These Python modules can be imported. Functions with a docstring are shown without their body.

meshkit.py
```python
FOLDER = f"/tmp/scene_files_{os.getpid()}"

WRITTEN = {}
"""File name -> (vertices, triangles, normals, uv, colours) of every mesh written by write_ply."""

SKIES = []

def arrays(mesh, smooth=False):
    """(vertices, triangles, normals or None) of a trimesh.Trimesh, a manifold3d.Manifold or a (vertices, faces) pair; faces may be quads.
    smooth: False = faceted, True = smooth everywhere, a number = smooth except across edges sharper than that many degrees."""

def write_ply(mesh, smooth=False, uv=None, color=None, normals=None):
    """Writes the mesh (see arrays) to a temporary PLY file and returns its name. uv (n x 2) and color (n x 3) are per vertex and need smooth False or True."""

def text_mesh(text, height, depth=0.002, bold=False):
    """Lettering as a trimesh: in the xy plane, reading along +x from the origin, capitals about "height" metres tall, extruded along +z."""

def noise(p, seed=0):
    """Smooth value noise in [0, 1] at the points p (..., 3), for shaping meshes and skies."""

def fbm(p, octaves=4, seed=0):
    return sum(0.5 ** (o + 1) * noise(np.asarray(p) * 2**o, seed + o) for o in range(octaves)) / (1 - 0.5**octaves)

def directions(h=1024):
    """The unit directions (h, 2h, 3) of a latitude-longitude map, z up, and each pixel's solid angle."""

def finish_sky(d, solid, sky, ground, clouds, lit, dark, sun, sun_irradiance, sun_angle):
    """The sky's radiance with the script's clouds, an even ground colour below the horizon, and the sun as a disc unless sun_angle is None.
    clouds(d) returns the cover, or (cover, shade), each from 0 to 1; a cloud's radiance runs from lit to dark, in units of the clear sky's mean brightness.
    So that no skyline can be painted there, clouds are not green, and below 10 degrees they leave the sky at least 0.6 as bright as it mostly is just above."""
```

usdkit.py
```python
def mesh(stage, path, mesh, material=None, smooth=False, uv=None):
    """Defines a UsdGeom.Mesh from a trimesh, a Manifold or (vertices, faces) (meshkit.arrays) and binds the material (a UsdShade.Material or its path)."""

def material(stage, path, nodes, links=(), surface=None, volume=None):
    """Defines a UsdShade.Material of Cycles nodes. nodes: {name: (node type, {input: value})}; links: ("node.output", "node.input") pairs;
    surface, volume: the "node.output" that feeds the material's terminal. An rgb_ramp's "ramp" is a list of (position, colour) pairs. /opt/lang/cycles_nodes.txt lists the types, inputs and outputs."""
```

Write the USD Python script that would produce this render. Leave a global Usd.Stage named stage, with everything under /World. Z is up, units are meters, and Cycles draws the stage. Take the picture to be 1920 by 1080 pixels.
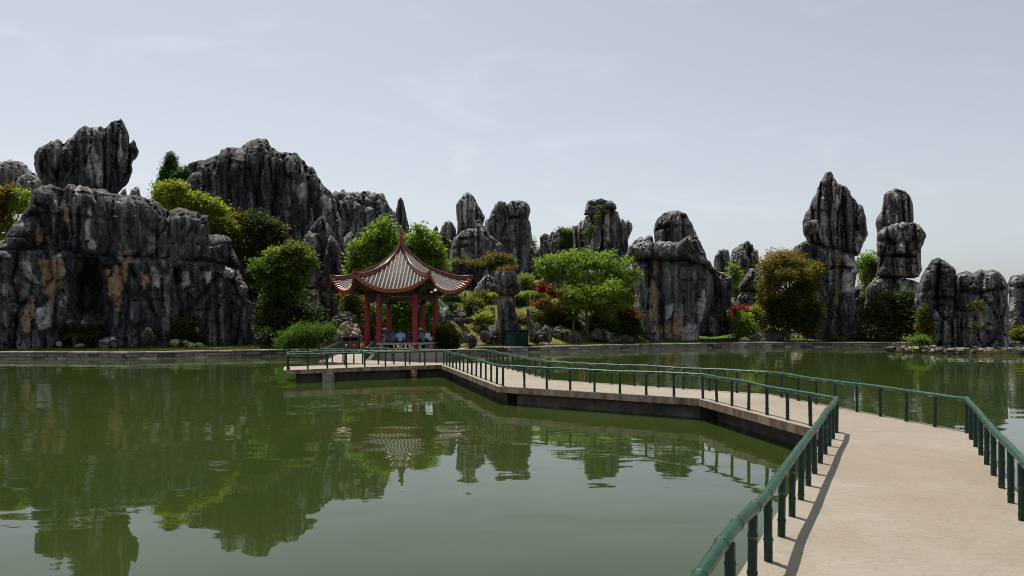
import math, random
import numpy as np, trimesh, shapely, manifold3d
from shapely.geometry import Polygon, LineString
from scipy.spatial import Delaunay, cKDTree
from pxr import Usd, UsdGeom, UsdLux, UsdShade, Gf, Sdf, Vt
import usdkit, meshkit

stage = Usd.Stage.CreateInMemory()
UsdGeom.SetStageUpAxis(stage, 'Z')
UsdGeom.Xform.Define(stage, '/World')

# ------------------------------------------------------------------ camera, sky, sun
F, HZ, CX, HC = 1450.0, 600.0, 960.0, 2.25          # focal length in photo pixels, horizon row, eye height over the water
cam = UsdGeom.Camera.Define(stage, '/World/camera')
cam.AddTranslateOp().Set((0, 0, HC)); cam.AddRotateXYZOp().Set((90, 0, 0))
cam.CreateHorizontalApertureAttr(36.0)
cam.CreateFocalLengthAttr(36.0 * F / 1920)
cam.CreateVerticalApertureOffsetAttr(36.0 * (HZ - 540) / 1920)
cam.CreateClippingRangeAttr((0.05, 20000.0))
cam.CreateExposureAttr(0.6)
SUN = np.array([-0.48, 0.877, 0.0]) * math.cos(math.radians(69)) / math.hypot(.48, .877) + np.array([0, 0, math.sin(math.radians(69))])
sun = UsdLux.DistantLight.Define(stage, '/World/sun')
sun.CreateIntensityAttr(1.1); sun.CreateAngleAttr(0.53); sun.CreateColorAttr((1.0, 0.93, 0.82)); sun.CreateNormalizeAttr(True)
zax = Gf.Vec3d(*map(float, SUN))
sun.AddOrientOp().Set(Gf.Quatf(Gf.Rotation(Gf.Vec3d(0, 0, 1), zax).GetQuat()))
sky = UsdLux.DomeLight.Define(stage, '/World/sky')
sky_m = usdkit.material(stage, '/World/Looks/sky', {
    'sky': ('sky_texture', {'sky_type': 'single_scattering', 'sun_disc': False, 'sun_elevation': math.asin(SUN[2]), 'sun_rotation': math.atan2(SUN[0], SUN[1]), 'altitude': 1700.0, 'air_density': 1.0, 'aerosol_density': 7.0, 'ozone_density': 1.0}),
    'hsv': ('hsv', {'hue': 0.5, 'saturation': 0.38, 'value': 1.0, 'fac': 1.0}),
    'ti': ('mix_color', {'blend_type': 'multiply', 'fac': 1.0, 'b': (.985, 1.0, .965), 'use_clamp': False}),
    'tc': ('texture_coordinate', {}),
    'mp': ('mapping', {'scale': (2.2, 2.2, 7.0)}),
    'n': ('noise_texture', {'scale': 2.2, 'detail': 7.0, 'roughness': 0.62, 'distortion': 0.6}),
    'r': ('rgb_ramp', {'ramp': [(0.0, (0, 0, 0)), (0.56, (0, 0, 0)), (0.82, (.55, .55, .55)), (1.0, (.6, .6, .6))]}),
    'mx': ('mix_color', {'blend_type': 'mix'}),
    'br': ('mix_color', {'blend_type': 'multiply', 'fac': 1.0, 'b': (1.28, 1.25, 1.22), 'use_clamp': False}),
    'bg': ('background_shader', {'strength': 0.091})},
    [('sky.color', 'ti.a'), ('ti.result', 'hsv.color'), ('tc.generated', 'mp.vector'), ('mp.vector', 'n.vector'), ('n.fac', 'r.fac'), ('r.color', 'mx.fac'),
     ('hsv.color', 'br.a'), ('hsv.color', 'mx.a'), ('br.result', 'mx.b'), ('mx.result', 'bg.color')], surface='bg.background')
UsdShade.MaterialBindingAPI.Apply(sky.GetPrim()).Bind(sky_m)
sky.GetPrim().SetCustomDataByKey('kind', 'structure')

# ------------------------------------------------------------------ helpers
def at(px, py, d): return np.array([(px - CX) * d / F, d, HC - (py - HZ) * d / F])
def flat(px, py, z):
    d = F * (HC - z) / (py - HZ); return np.array([(px - CX) * d / F, d])
used = {}
def numbered(path):
    k = used.get(path, 0); used[path] = k + 1
    return path if k == 0 else f'{path}_{k:03d}'
LOC = {}
def tag(p, label=None, cat=None, group=None, kind=None):
    for k, v in (('label', label), ('category', cat), ('group', group), ('kind', kind)):
        if v: p.SetCustomDataByKey(k, v)
    return p
def thing(name, label, cat, loc=(0, 0, 0), group=None, kind=None):
    path = numbered('/World/' + name)
    x = UsdGeom.Xform.Define(stage, path); loc = tuple(map(float, loc)); x.AddTranslateOp().Set(loc)
    LOC[path] = np.array(loc)
    return tag(x.GetPrim(), label, cat, group, kind)
def put(name, mesh, mat, parent=None, smooth=False, attrs=None, loc=None):
    """one Mesh prim; vertices are given in world metres"""
    if parent is None:
        path = numbered('/World/' + name); off = np.array(loc if loc is not None else (0, 0, 0), float); LOC[path] = off
    else:
        pp = str(parent.GetPath()); path = numbered(pp + '/' + name); off = LOC[pp]; LOC[path] = off
    v, f, n = meshkit.arrays(mesh, smooth)
    m = UsdGeom.Mesh.Define(stage, path)
    nested = parent is not None and parent.IsA(UsdGeom.Mesh)
    m.CreatePointsAttr(Vt.Vec3fArray.FromNumpy((v - off).astype(np.float32)))
    m.CreateFaceVertexCountsAttr(Vt.IntArray.FromNumpy(np.full(len(f), 3, np.int32)))
    m.CreateFaceVertexIndicesAttr(Vt.IntArray.FromNumpy(f.astype(np.int32).ravel()))
    m.CreateSubdivisionSchemeAttr('none')
    if n is not None:
        m.CreateNormalsAttr(Vt.Vec3fArray.FromNumpy(n.astype(np.float32))); m.SetNormalsInterpolation('vertex')
    for k, a in ((attrs(v) if callable(attrs) else attrs) or {}).items():
        UsdGeom.PrimvarsAPI(m).CreatePrimvar(k, Sdf.ValueTypeNames.FloatArray, 'vertex').Set(Vt.FloatArray.FromNumpy(np.asarray(a, np.float32)))
    UsdShade.MaterialBindingAPI.Apply(m.GetPrim()).Bind(mat)
    if parent is None: m.AddTranslateOp().Set(tuple(map(float, off)))
    return m.GetPrim()
cat_ = trimesh.util.concatenate
def box(size, c, rz=0.0):
    m = trimesh.creation.box(extents=size)
    if rz: m.apply_transform(trimesh.transformations.rotation_matrix(rz, (0, 0, 1)))
    m.apply_translation(c); return m
def bevel_box(size, c, rz=0.0, b=0.02):
    sx, sy, sz = np.array(size) / 2
    pts = [(x * (sx - bx), y * (sy - by), z * (sz - bz)) for x in (-1, 1) for y in (-1, 1) for z in (-1, 1) for bx, by, bz in ((0, b, b), (b, 0, b), (b, b, 0))]
    m = trimesh.convex.convex_hull(np.array(pts))
    if rz: m.apply_transform(trimesh.transformations.rotation_matrix(rz, (0, 0, 1)))
    m.apply_translation(c); return m
def tube(pts, rad, sides=10, caps=True):
    p = np.asarray(pts, float); rad = np.broadcast_to(rad, (len(p),)).astype(float)
    t = np.gradient(p, axis=0); t /= np.linalg.norm(t, axis=1, keepdims=True) + 1e-12
    ref = np.array([0, 0, 1.0]) if abs(t[:, 2]).mean() < .8 else np.array([1.0, 0, 0])
    a = np.cross(t, ref); a /= np.linalg.norm(a, axis=1, keepdims=True) + 1e-12
    b = np.cross(t, a); ang = np.arange(sides) * 2 * np.pi / sides
    v = (p[:, None] + rad[:, None, None] * (np.cos(ang)[None, :, None] * a[:, None] + np.sin(ang)[None, :, None] * b[:, None])).reshape(-1, 3)
    f = []
    for i in range(len(p) - 1):
        for j in range(sides):
            q = (i * sides + j, i * sides + (j + 1) % sides, (i + 1) * sides + (j + 1) % sides, (i + 1) * sides + j)
            f += [(q[0], q[2], q[1]), (q[0], q[3], q[2])]
    if caps:
        n = len(v); v = np.vstack([v, p[:1], p[-1:]]); e = (len(p) - 1) * sides
        for j in range(sides):
            f += [(n, j, (j + 1) % sides), (n + 1, e + (j + 1) % sides, e + j)]
    m = trimesh.Trimesh(v, np.array(f), process=False)
    if m.volume < 0: m.invert()
    return m
def lathe(prof, c, sides=20):
    m = trimesh.creation.revolve(np.array(prof, float), sections=sides); m.apply_translation(c); return m
def prism(poly, z0, z1):
    m = trimesh.creation.extrude_polygon(poly, z1 - z0); m.apply_translation((0, 0, z0)); return m
def smooth01(x, a, b):
    t = np.clip((x - a) / (b - a), 0, 1); return t * t * (3 - 2 * t)
fbm, noise = meshkit.fbm, meshkit.noise
def worley(p, seed=0):
    c = np.floor(p).astype(np.int64); f1 = np.full(len(p), 9.0); f2 = f1.copy(); rid = np.zeros(len(p)); r2 = np.zeros(len(p)); rv = np.zeros((len(p), 2))
    for dx in (-1, 0, 1):
        for dy in (-1, 0, 1):
            q = c + (dx, dy)
            h = (q[:, 0] * 374761393 + q[:, 1] * 668265263 + seed * 974711) & 0xFFFFFFFF
            h = ((h ^ (h >> 13)) * 1274126177) & 0xFFFFFFFF; h ^= h >> 16
            jx, jy = (h & 1023) / 1023, ((h >> 10) & 1023) / 1023
            ex, ey = q[:, 0] + .08 + .84 * jx - p[:, 0], q[:, 1] + .08 + .84 * jy - p[:, 1]; dd = np.hypot(ex, ey)
            near = dd < f1
            f2 = np.where(near, f1, np.minimum(f2, dd)); rid = np.where(near, ((h >> 20) & 1023) / 1023, rid); r2 = np.where(near, ((h >> 5) & 1023) / 1023, r2); rv = np.where(near[:, None], np.c_[ex, ey], rv); f1 = np.where(near, dd, f1)
    return f1, f2, rid, r2, rv

# ------------------------------------------------------------------ materials
LOOK = '/World/Looks/'
def mat(name, nodes, links, surface='p.BSDF'): return usdkit.material(stage, LOOK + name, nodes, links, surface=surface)
def paint(name, c1, c2, scale=6.0, rough=0.5, bump=0.15, dist=0.02, spec=0.4, stretch=(1, 1, 1), detail=5.0):
    return mat(name, {'g': ('geometry', {}), 'm': ('mapping', {'scale': stretch}), 'n': ('noise_texture', {'scale': scale, 'detail': detail, 'roughness': .6}),
        'r': ('rgb_ramp', {'ramp': [(.3, c1), (.7, c2)]}), 'b': ('bump', {'strength': bump, 'distance': dist}), 'p': ('principled_bsdf', {'roughness': rough, 'specular_ior_level': spec})},
        [('g.position', 'm.vector'), ('m.vector', 'n.vector'), ('n.fac', 'r.fac'), ('r.color', 'p.base_color'), ('n.fac', 'b.height'), ('b.normal', 'p.normal')])
def rock_mat(name, dark, mid, light, ochre=(.29, .19, .115), amount=0.5):
    return mat(name, {
        'g': ('geometry', {}), 'm1': ('mapping', {'scale': (1.5, 1.5, .075)}), 'n1': ('noise_texture', {'scale': 1.0, 'detail': 5.0, 'roughness': .62, 'distortion': .35}),
        'm2': ('mapping', {'scale': (4.2, 4.2, .2)}), 'n2': ('noise_texture', {'scale': 1.0, 'detail': 4.0, 'roughness': .6}),
        'n3': ('noise_texture', {'scale': 3.2, 'detail': 8.0, 'roughness': .72}),
        'n4': ('noise_texture', {'scale': .33, 'detail': 3.0, 'roughness': .5}),
        's12': ('mix_float', {'fac': .38}), 's3': ('mix_float', {'fac': .12}), 's4': ('mix_float', {'fac': .18}),
        'r': ('rgb_ramp', {'ramp': [(.40, tuple(.75 * np.array(dark))), (.455, dark), (.485, mid), (.545 - .03 * amount, tuple(1.1 * np.array(mid))), (.57 - .03 * amount, tuple(.6 * np.array(light))), (.63 - .05 * amount, light)]}),
        'ao': ('attribute', {'attribute': 'ochre'}), 'aw': ('attribute', {'attribute': 'pale'}),
        'ro': ('rgb_ramp', {'ramp': [(.3, tuple(.45 * np.array(ochre))), (.5, ochre), (.7, tuple(1.35 * np.array(ochre)))]}),
        'rw': ('rgb_ramp', {'ramp': [(.3, tuple(.6 * np.array(light))), (.6, (.40, .39, .375))]}),
        'mo': ('mix_color', {}), 'mw': ('mix_color', {}),
        'v': ('voronoi_texture', {'scale': 1.0, 'feature': 'distance_to_edge'}), 'mv': ('mapping', {'scale': (.95, .95, .36)}),
        'hb': ('mix_float', {'fac': .78}), 'cr': ('map_range', {'from_min': 0.0, 'from_max': .045, 'to_min': -.22, 'to_max': 0.0, 'clamp': True}), 'hc': ('math', {'math_type': 'add'}),
        'ew': ('math', {'math_type': 'add'}), 'eo': ('math', {'math_type': 'add'}), 'qw': ('map_range', {'from_min': .7, 'from_max': 1.15, 'clamp': True}), 'qo': ('map_range', {'from_min': .78, 'from_max': 1.2, 'clamp': True}),
        'b': ('bump', {'strength': .8, 'distance': .27}), 'p': ('principled_bsdf', {'roughness': .86, 'specular_ior_level': .22})},
        [('g.position', 'm1.vector'), ('m1.vector', 'n1.vector'), ('g.position', 'm2.vector'), ('m2.vector', 'n2.vector'), ('g.position', 'n3.vector'), ('g.position', 'n4.vector'),
         ('n1.fac', 's12.a'), ('n2.fac', 's12.b'), ('s12.result', 's3.a'), ('n3.fac', 's3.b'), ('s3.result', 's4.a'), ('n4.fac', 's4.b'), ('s4.result', 'r.fac'),
         ('n3.fac', 'ro.fac'), ('n3.fac', 'rw.fac'), ('r.color', 'mw.a'), ('rw.color', 'mw.b'), ('aw.fac', 'ew.value1'), ('n3.fac', 'ew.value2'), ('ew.value', 'qw.value'), ('qw.result', 'mw.fac'), ('mw.result', 'mo.a'), ('ro.color', 'mo.b'), ('ao.fac', 'eo.value1'), ('n3.fac', 'eo.value2'), ('eo.value', 'qo.value'), ('qo.result', 'mo.fac'), ('g.position', 'mv.vector'), ('mv.vector', 'v.vector'), ('v.distance', 'cr.value'), ('cr.result', 'hc.value1'), ('hb.result', 'hc.value2'),
         ('mo.result', 'p.base_color'), ('n3.fac', 'hb.a'), ('n2.fac', 'hb.b'), ('hc.value', 'b.height'), ('b.normal', 'p.normal')])
M = {}
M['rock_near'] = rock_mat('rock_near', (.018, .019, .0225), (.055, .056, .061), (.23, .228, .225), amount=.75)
M['rock_far_hazed'] = rock_mat('rock_far_hazed', (.035, .036, .04), (.10, .10, .104), (.30, .297, .29), amount=1.0)  # lighter greys carry the distance haze in the rock colour
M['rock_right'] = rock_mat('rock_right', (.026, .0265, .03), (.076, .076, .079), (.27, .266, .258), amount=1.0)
M['boulder'] = rock_mat('boulder', (.026, .025, .024), (.065, .061, .057), (.22, .2, .18), amount=.7)
M['boulder_tan'] = rock_mat('boulder_tan', (.12, .09, .065), (.26, .2, .15), (.4, .36, .31), amount=.9)
M['concrete'] = mat('concrete', {
    'g': ('geometry', {}), 'sx': ('separate_xyz', {}), 'n1': ('noise_texture', {'scale': .7, 'detail': 7.0, 'roughness': .68}), 'mp': ('mapping', {'scale': (5.0, 14.0, 8.0), 'rotation': (0, 0, .12)}),
    'n2': ('noise_texture', {'scale': 1.0, 'detail': 6.0, 'roughness': .7}), 'mx': ('mix_float', {'fac': .45}),
    'r': ('rgb_ramp', {'ramp': [(.28, (.132, .113, .085)), (.45, (.21, .184, .146)), (.62, (.243, .215, .174)), (.75, (.297, .267, .222))]}),
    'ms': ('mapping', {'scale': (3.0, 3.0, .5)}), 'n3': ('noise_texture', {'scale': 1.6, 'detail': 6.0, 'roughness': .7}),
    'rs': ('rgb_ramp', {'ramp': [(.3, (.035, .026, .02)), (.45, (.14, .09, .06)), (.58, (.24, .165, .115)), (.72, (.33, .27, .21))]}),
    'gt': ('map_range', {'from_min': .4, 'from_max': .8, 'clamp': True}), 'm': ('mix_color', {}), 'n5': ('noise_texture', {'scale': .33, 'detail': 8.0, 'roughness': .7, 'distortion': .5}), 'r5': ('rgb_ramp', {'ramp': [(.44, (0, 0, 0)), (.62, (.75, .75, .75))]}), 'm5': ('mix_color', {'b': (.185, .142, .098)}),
    'n6': ('noise_texture', {'scale': 30.0, 'detail': 3.0, 'roughness': .7}), 'r6': ('rgb_ramp', {'ramp': [(.3, (.72, .72, .72)), (.6, (1, 1, 1))]}), 'm6': ('mix_color', {'blend_type': 'multiply', 'fac': .8}),
    'b': ('bump', {'strength': .4, 'distance': .02}), 'p': ('principled_bsdf', {'roughness': .62, 'specular_ior_level': .5})},
    [('g.position', 'n1.vector'), ('g.position', 'mp.vector'), ('mp.vector', 'n2.vector'), ('n1.fac', 'mx.a'), ('n2.fac', 'mx.b'), ('mx.result', 'r.fac'), ('g.position', 'ms.vector'), ('ms.vector', 'n3.vector'), ('n3.fac', 'rs.fac'),
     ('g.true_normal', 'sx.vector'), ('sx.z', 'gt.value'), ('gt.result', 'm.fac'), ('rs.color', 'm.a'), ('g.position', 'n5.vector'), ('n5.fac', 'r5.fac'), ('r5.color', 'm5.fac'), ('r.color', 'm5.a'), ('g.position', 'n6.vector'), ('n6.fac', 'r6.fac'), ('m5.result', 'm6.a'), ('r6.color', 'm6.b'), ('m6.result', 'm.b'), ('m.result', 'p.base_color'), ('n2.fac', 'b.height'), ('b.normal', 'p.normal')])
M['concrete_dark'] = paint('concrete_dark', (.03, .027, .023), (.13, .11, .085), scale=2.2, rough=.9, bump=.3, dist=.03)
M['bamboo_paint'] = mat('bamboo_paint', {
    'g': ('geometry', {}), 'n': ('noise_texture', {'scale': 5.0, 'detail': 6.0, 'roughness': .7}), 'n2': ('noise_texture', {'scale': 26.0, 'detail': 5.0, 'roughness': .65}),
    'r': ('rgb_ramp', {'ramp': [(.3, (.002, .024, .010)), (.5, (.004, .046, .020)), (.7, (.009, .075, .035))]}),
    'sx': ('separate_xyz', {}), 'wr': ('map_range', {'from_min': -.05, 'from_max': -.6, 'to_min': 0.0, 'to_max': 1.0, 'clamp': True}),
    'rw': ('rgb_ramp', {'ramp': [(.50, (0, 0, 0)), (.60, (.8, .8, .8))]}), 'mu': ('math', {'math_type': 'multiply'}), 'mx': ('mix_color', {'b': (.36, .31, .25)}),
    'b': ('bump', {'strength': .5, 'distance': .03}), 'p': ('principled_bsdf', {'roughness': .3, 'specular_ior_level': .36})},
    [('g.position', 'n.vector'), ('g.position', 'n2.vector'), ('n.fac', 'r.fac'), ('g.normal', 'sx.vector'), ('sx.z', 'wr.value'), ('n.fac', 'rw.fac'), ('wr.result', 'mu.value1'), ('rw.color', 'mu.value2'),
     ('mu.value', 'mx.fac'), ('r.color', 'mx.a'), ('mx.result', 'p.base_color'), ('n2.fac', 'b.height'), ('b.normal', 'p.normal')])
M['bamboo_post'] = mat('bamboo_post', {
    'g': ('geometry', {}), 'n': ('noise_texture', {'scale': 5.0, 'detail': 6.0, 'roughness': .7}), 'n2': ('noise_texture', {'scale': 26.0, 'detail': 5.0, 'roughness': .65}),
    'r': ('rgb_ramp', {'ramp': [(.3, (.001, .009, .006)), (.5, (.002, .016, .010)), (.7, (.003, .026, .017))]}),
    'sx': ('separate_xyz', {}), 'wr': ('map_range', {'from_min': -.05, 'from_max': -.6, 'to_min': 0.0, 'to_max': 1.0, 'clamp': True}),
    'rw': ('rgb_ramp', {'ramp': [(.50, (0, 0, 0)), (.60, (.8, .8, .8))]}), 'mu': ('math', {'math_type': 'multiply'}), 'mx': ('mix_color', {'b': (.36, .31, .25)}),
    'b': ('bump', {'strength': .5, 'distance': .03}), 'p': ('principled_bsdf', {'roughness': .3, 'specular_ior_level': .36})},
    [('g.position', 'n.vector'), ('g.position', 'n2.vector'), ('n.fac', 'r.fac'), ('g.normal', 'sx.vector'), ('sx.z', 'wr.value'), ('n.fac', 'rw.fac'), ('wr.result', 'mu.value1'), ('rw.color', 'mu.value2'),
     ('mu.value', 'mx.fac'), ('r.color', 'mx.a'), ('mx.result', 'p.base_color'), ('n2.fac', 'b.height'), ('b.normal', 'p.normal')])
M['red_column'] = paint('red_column', (.17, .007, .008), (.24, .011, .011), scale=3.0, rough=.45, bump=.05)
M['dark_red'] = paint('dark_red', (.07, .008, .008), (.12, .012, .012), scale=4.0, rough=.6)
M['tile_grey'] = paint('tile_grey', (.11, .102, .092), (.21, .197, .177), scale=5.0, rough=.6, bump=.3, dist=.02)
M['tile_pan_row'] = paint('tile_pan_row', (.14, .13, .116), (.26, .243, .217), scale=5.0, rough=.7, bump=.3, dist=.02)
M['tile_pan'] = mat('tile_pan', {
    'g': ('geometry', {}), 'n': ('noise_texture', {'scale': 7.0, 'detail': 5.0}), 'r': ('rgb_ramp', {'ramp': [(.3, (.085, .08, .073)), (.7, (.18, .168, .152))]}),
    'p': ('principled_bsdf', {'roughness': .75})}, [('g.position', 'n.vector'), ('n.fac', 'r.fac'), ('r.color', 'p.base_color')])
M['tile_orange'] = paint('tile_orange', (.13, .022, .006), (.27, .05, .013), scale=9.0, rough=.25, bump=.2, dist=.02, spec=.5)
M['ridge_red'] = paint('ridge_red', (.07, .016, .010), (.135, .034, .02), scale=4.0, rough=.28, bump=.2, dist=.02, spec=.5)
M['soffit'] = paint('soffit', (.02, .03, .022), (.05, .07, .05), scale=3.0, rough=.7)
M['bracket_green'] = paint('bracket_green', (.016, .036, .026), (.03, .06, .044), scale=8.0, rough=.6)
M['bench_stone'] = paint('bench_stone', (.24, .2, .17), (.36, .31, .27), scale=5.0, rough=.8, bump=.3)
M['wall_block'] = paint('wall_block', (.10, .085, .07), (.26, .225, .19), scale=2.4, rough=.9, bump=.5, dist=.04)
M['wall_block_light'] = paint('wall_block_light', (.18, .16, .14), (.40, .35, .3), scale=2.0, rough=.9, bump=.5, dist=.04)
M['wall_block_dark'] = paint('wall_block_dark', (.035, .033, .03), (.1, .09, .08), scale=2.4, rough=.9, bump=.5, dist=.04)
M['bin_brown'] = paint('bin_brown', (.05, .02, .014), (.10, .045, .03), scale=5.0, rough=.5)
M['black'] = paint('black', (.006, .006, .006), (.014, .014, .014), scale=5.0, rough=.6)
M['white_print'] = paint('white_print', (.6, .58, .54), (.75, .72, .7), scale=8.0, rough=.5, bump=0)
M['pink_print'] = paint('pink_print', (.55, .16, .2), (.65, .25, .28), scale=8.0, rough=.5, bump=0)
M['sign_grey'] = paint('sign_grey', (.3, .285, .265), (.4, .38, .36), scale=6.0, rough=.5)
M['sign_ink'] = paint('sign_ink', (.10, .095, .09), (.16, .15, .14), scale=6.0, rough=.6)
M['metal_dark'] = paint('metal_dark', (.02, .02, .02), (.04, .04, .04), scale=6.0, rough=.5)
M['cabinet_green'] = paint('cabinet_green', (.005, .013, .009), (.010, .024, .016), scale=3.0, rough=.8, spec=.1)
M['cabinet_panel'] = paint('cabinet_panel', (.008, .026, .018), (.016, .042, .03), scale=3.0, rough=.7, spec=.15)
M['bark'] = paint('bark', (.03, .022, .016), (.09, .07, .05), scale=9.0, rough=.9, bump=.6, dist=.03, stretch=(1, 1, .25))
M['skin'] = paint('skin', (.34, .2, .14), (.4, .25, .18), scale=9.0, rough=.6, bump=0)
M['hair'] = paint('hair', (.012, .01, .009), (.025, .02, .018), scale=20.0, rough=.5)
for n_, c_ in (('cloth_lightblue', (.30, .36, .62)), ('cloth_slate', (.09, .10, .15)), ('cloth_dark', (.03, .03, .04)), ('cloth_blue', (.10, .17, .27)), ('cloth_white', (.55, .58, .64)), ('cloth_navy', (.02, .024, .05)), ('straw', (.5, .46, .22)), ('hat_white', (.55, .53, .5))):
    M[n_] = paint(n_, tuple(.85 * np.array(c_)), tuple(1.1 * np.array(c_)), scale=6.0, rough=.85, bump=.1)
M['cloth_print'] = mat('cloth_print', {'g': ('geometry', {}), 'v': ('voronoi_texture', {'scale': 16.0}), 'r': ('rgb_ramp', {'ramp': [(.0, (.55, .55, .6)), (.32, (.45, .45, .5)), (.4, (.03, .03, .05)), (1, (.02, .02, .03))]}), 'p': ('principled_bsdf', {'roughness': .85})},
    [('g.position', 'v.vector'), ('v.distance', 'r.fac'), ('r.color', 'p.base_color')])
def leaf_mat(name, ramp, trans=.35, hair=.45):
    tr = [(p, tuple(np.minimum(1.0, np.array(c) * (1.7, 1.8, .9)))) for p, c in ramp]
    return mat(name, {'g': ('geometry', {}), 'n': ('noise_texture', {'scale': .7, 'detail': 2.0}), 'mx': ('mix_float', {'fac': .45}), 'r': ('rgb_ramp', {'ramp': ramp}), 'rt': ('rgb_ramp', {'ramp': tr}),
        'p': ('principled_bsdf', {'roughness': .55, 'specular_ior_level': .2}), 't': ('translucent_bsdf', {}), 'x': ('mix_closure', {'fac': trans})},
        [('g.position', 'n.vector'), ('g.random_per_island', 'mx.a'), ('n.fac', 'mx.b'), ('mx.result', 'r.fac'), ('mx.result', 'rt.fac'), ('r.color', 'p.base_color'), ('rt.color', 't.color'), ('p.BSDF', 'x.closure1'), ('t.BSDF', 'x.closure2')], surface='x.closure')
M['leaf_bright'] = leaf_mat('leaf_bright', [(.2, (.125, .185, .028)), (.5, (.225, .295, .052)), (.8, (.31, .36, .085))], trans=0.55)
M['leaf_yellow'] = leaf_mat('leaf_yellow', [(.2, (.16, .19, .024)), (.5, (.26, .28, .042)), (.8, (.34, .345, .07))], trans=0.55)
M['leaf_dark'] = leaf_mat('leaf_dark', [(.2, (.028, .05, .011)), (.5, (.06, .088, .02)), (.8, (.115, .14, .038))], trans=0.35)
M['leaf_olive'] = leaf_mat('leaf_olive', [(.2, (.085, .088, .011)), (.5, (.19, .175, .025)), (.8, (.29, .245, .04))], trans=0.5)
M['leaf_green'] = leaf_mat('leaf_green', [(.2, (.06, .115, .018)), (.5, (.11, .19, .03)), (.8, (.165, .24, .045))], trans=0.5)
M['leaf_conifer'] = leaf_mat('leaf_conifer', [(.2, (.02, .062, .014)), (.5, (.038, .10, .024)), (.8, (.066, .14, .035))], trans=0.3)
M['leaf_red'] = leaf_mat('leaf_red', [(.2, (.17, .025, .03)), (.5, (.30, .05, .06)), (.8, (.38, .09, .09))], trans=0.4)
M['leaf_rust'] = leaf_mat('leaf_rust', [(.2, (.13, .055, .014)), (.5, (.23, .11, .028)), (.8, (.30, .17, .042))], trans=0.4)
M['leaf_gold'] = leaf_mat('leaf_gold', [(.2, (.12, .10, .018)), (.5, (.21, .17, .035)), (.8, (.30, .235, .06))], trans=.45)
M['grass'] = leaf_mat('grass', [(.2, (.05, .07, .012)), (.5, (.11, .115, .022)), (.8, (.19, .165, .05))], trans=.3)
M['lawn'] = leaf_mat('lawn', [(.2, (.025, .075, .01)), (.5, (.045, .12, .016)), (.8, (.075, .15, .025))], trans=.3)
M['ground'] = mat('ground', {
    'g': ('geometry', {}), 'n': ('noise_texture', {'scale': .35, 'detail': 8.0, 'roughness': .65}), 'n2': ('noise_texture', {'scale': 9.0, 'detail': 6.0, 'roughness': .7}), 'mx': ('mix_float', {'fac': .35}),
    'r': ('rgb_ramp', {'ramp': [(.34, (.045, .052, .014)), (.45, (.10, .10, .028)), (.56, (.19, .145, .06)), (.7, (.25, .17, .085))]}), 'al': ('attribute', {'attribute': 'lawn'}),
    'rl': ('rgb_ramp', {'ramp': [(.3, (.03, .07, .012)), (.7, (.06, .12, .02))]}), 'm': ('mix_color', {}),
    'b': ('bump', {'strength': .6, 'distance': .06}), 'p': ('principled_bsdf', {'roughness': .95, 'specular_ior_level': .1})},
    [('g.position', 'n.vector'), ('g.position', 'n2.vector'), ('n.fac', 'mx.a'), ('n2.fac', 'mx.b'), ('mx.result', 'r.fac'), ('mx.result', 'rl.fac'), ('r.color', 'm.a'), ('rl.color', 'm.b'), ('al.fac', 'm.fac'), ('m.result', 'p.base_color'), ('n2.fac', 'b.height'), ('b.normal', 'p.normal')])
M['paving'] = paint('paving', (.34, .3, .24), (.46, .41, .34), scale=1.5, rough=.9)
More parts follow.
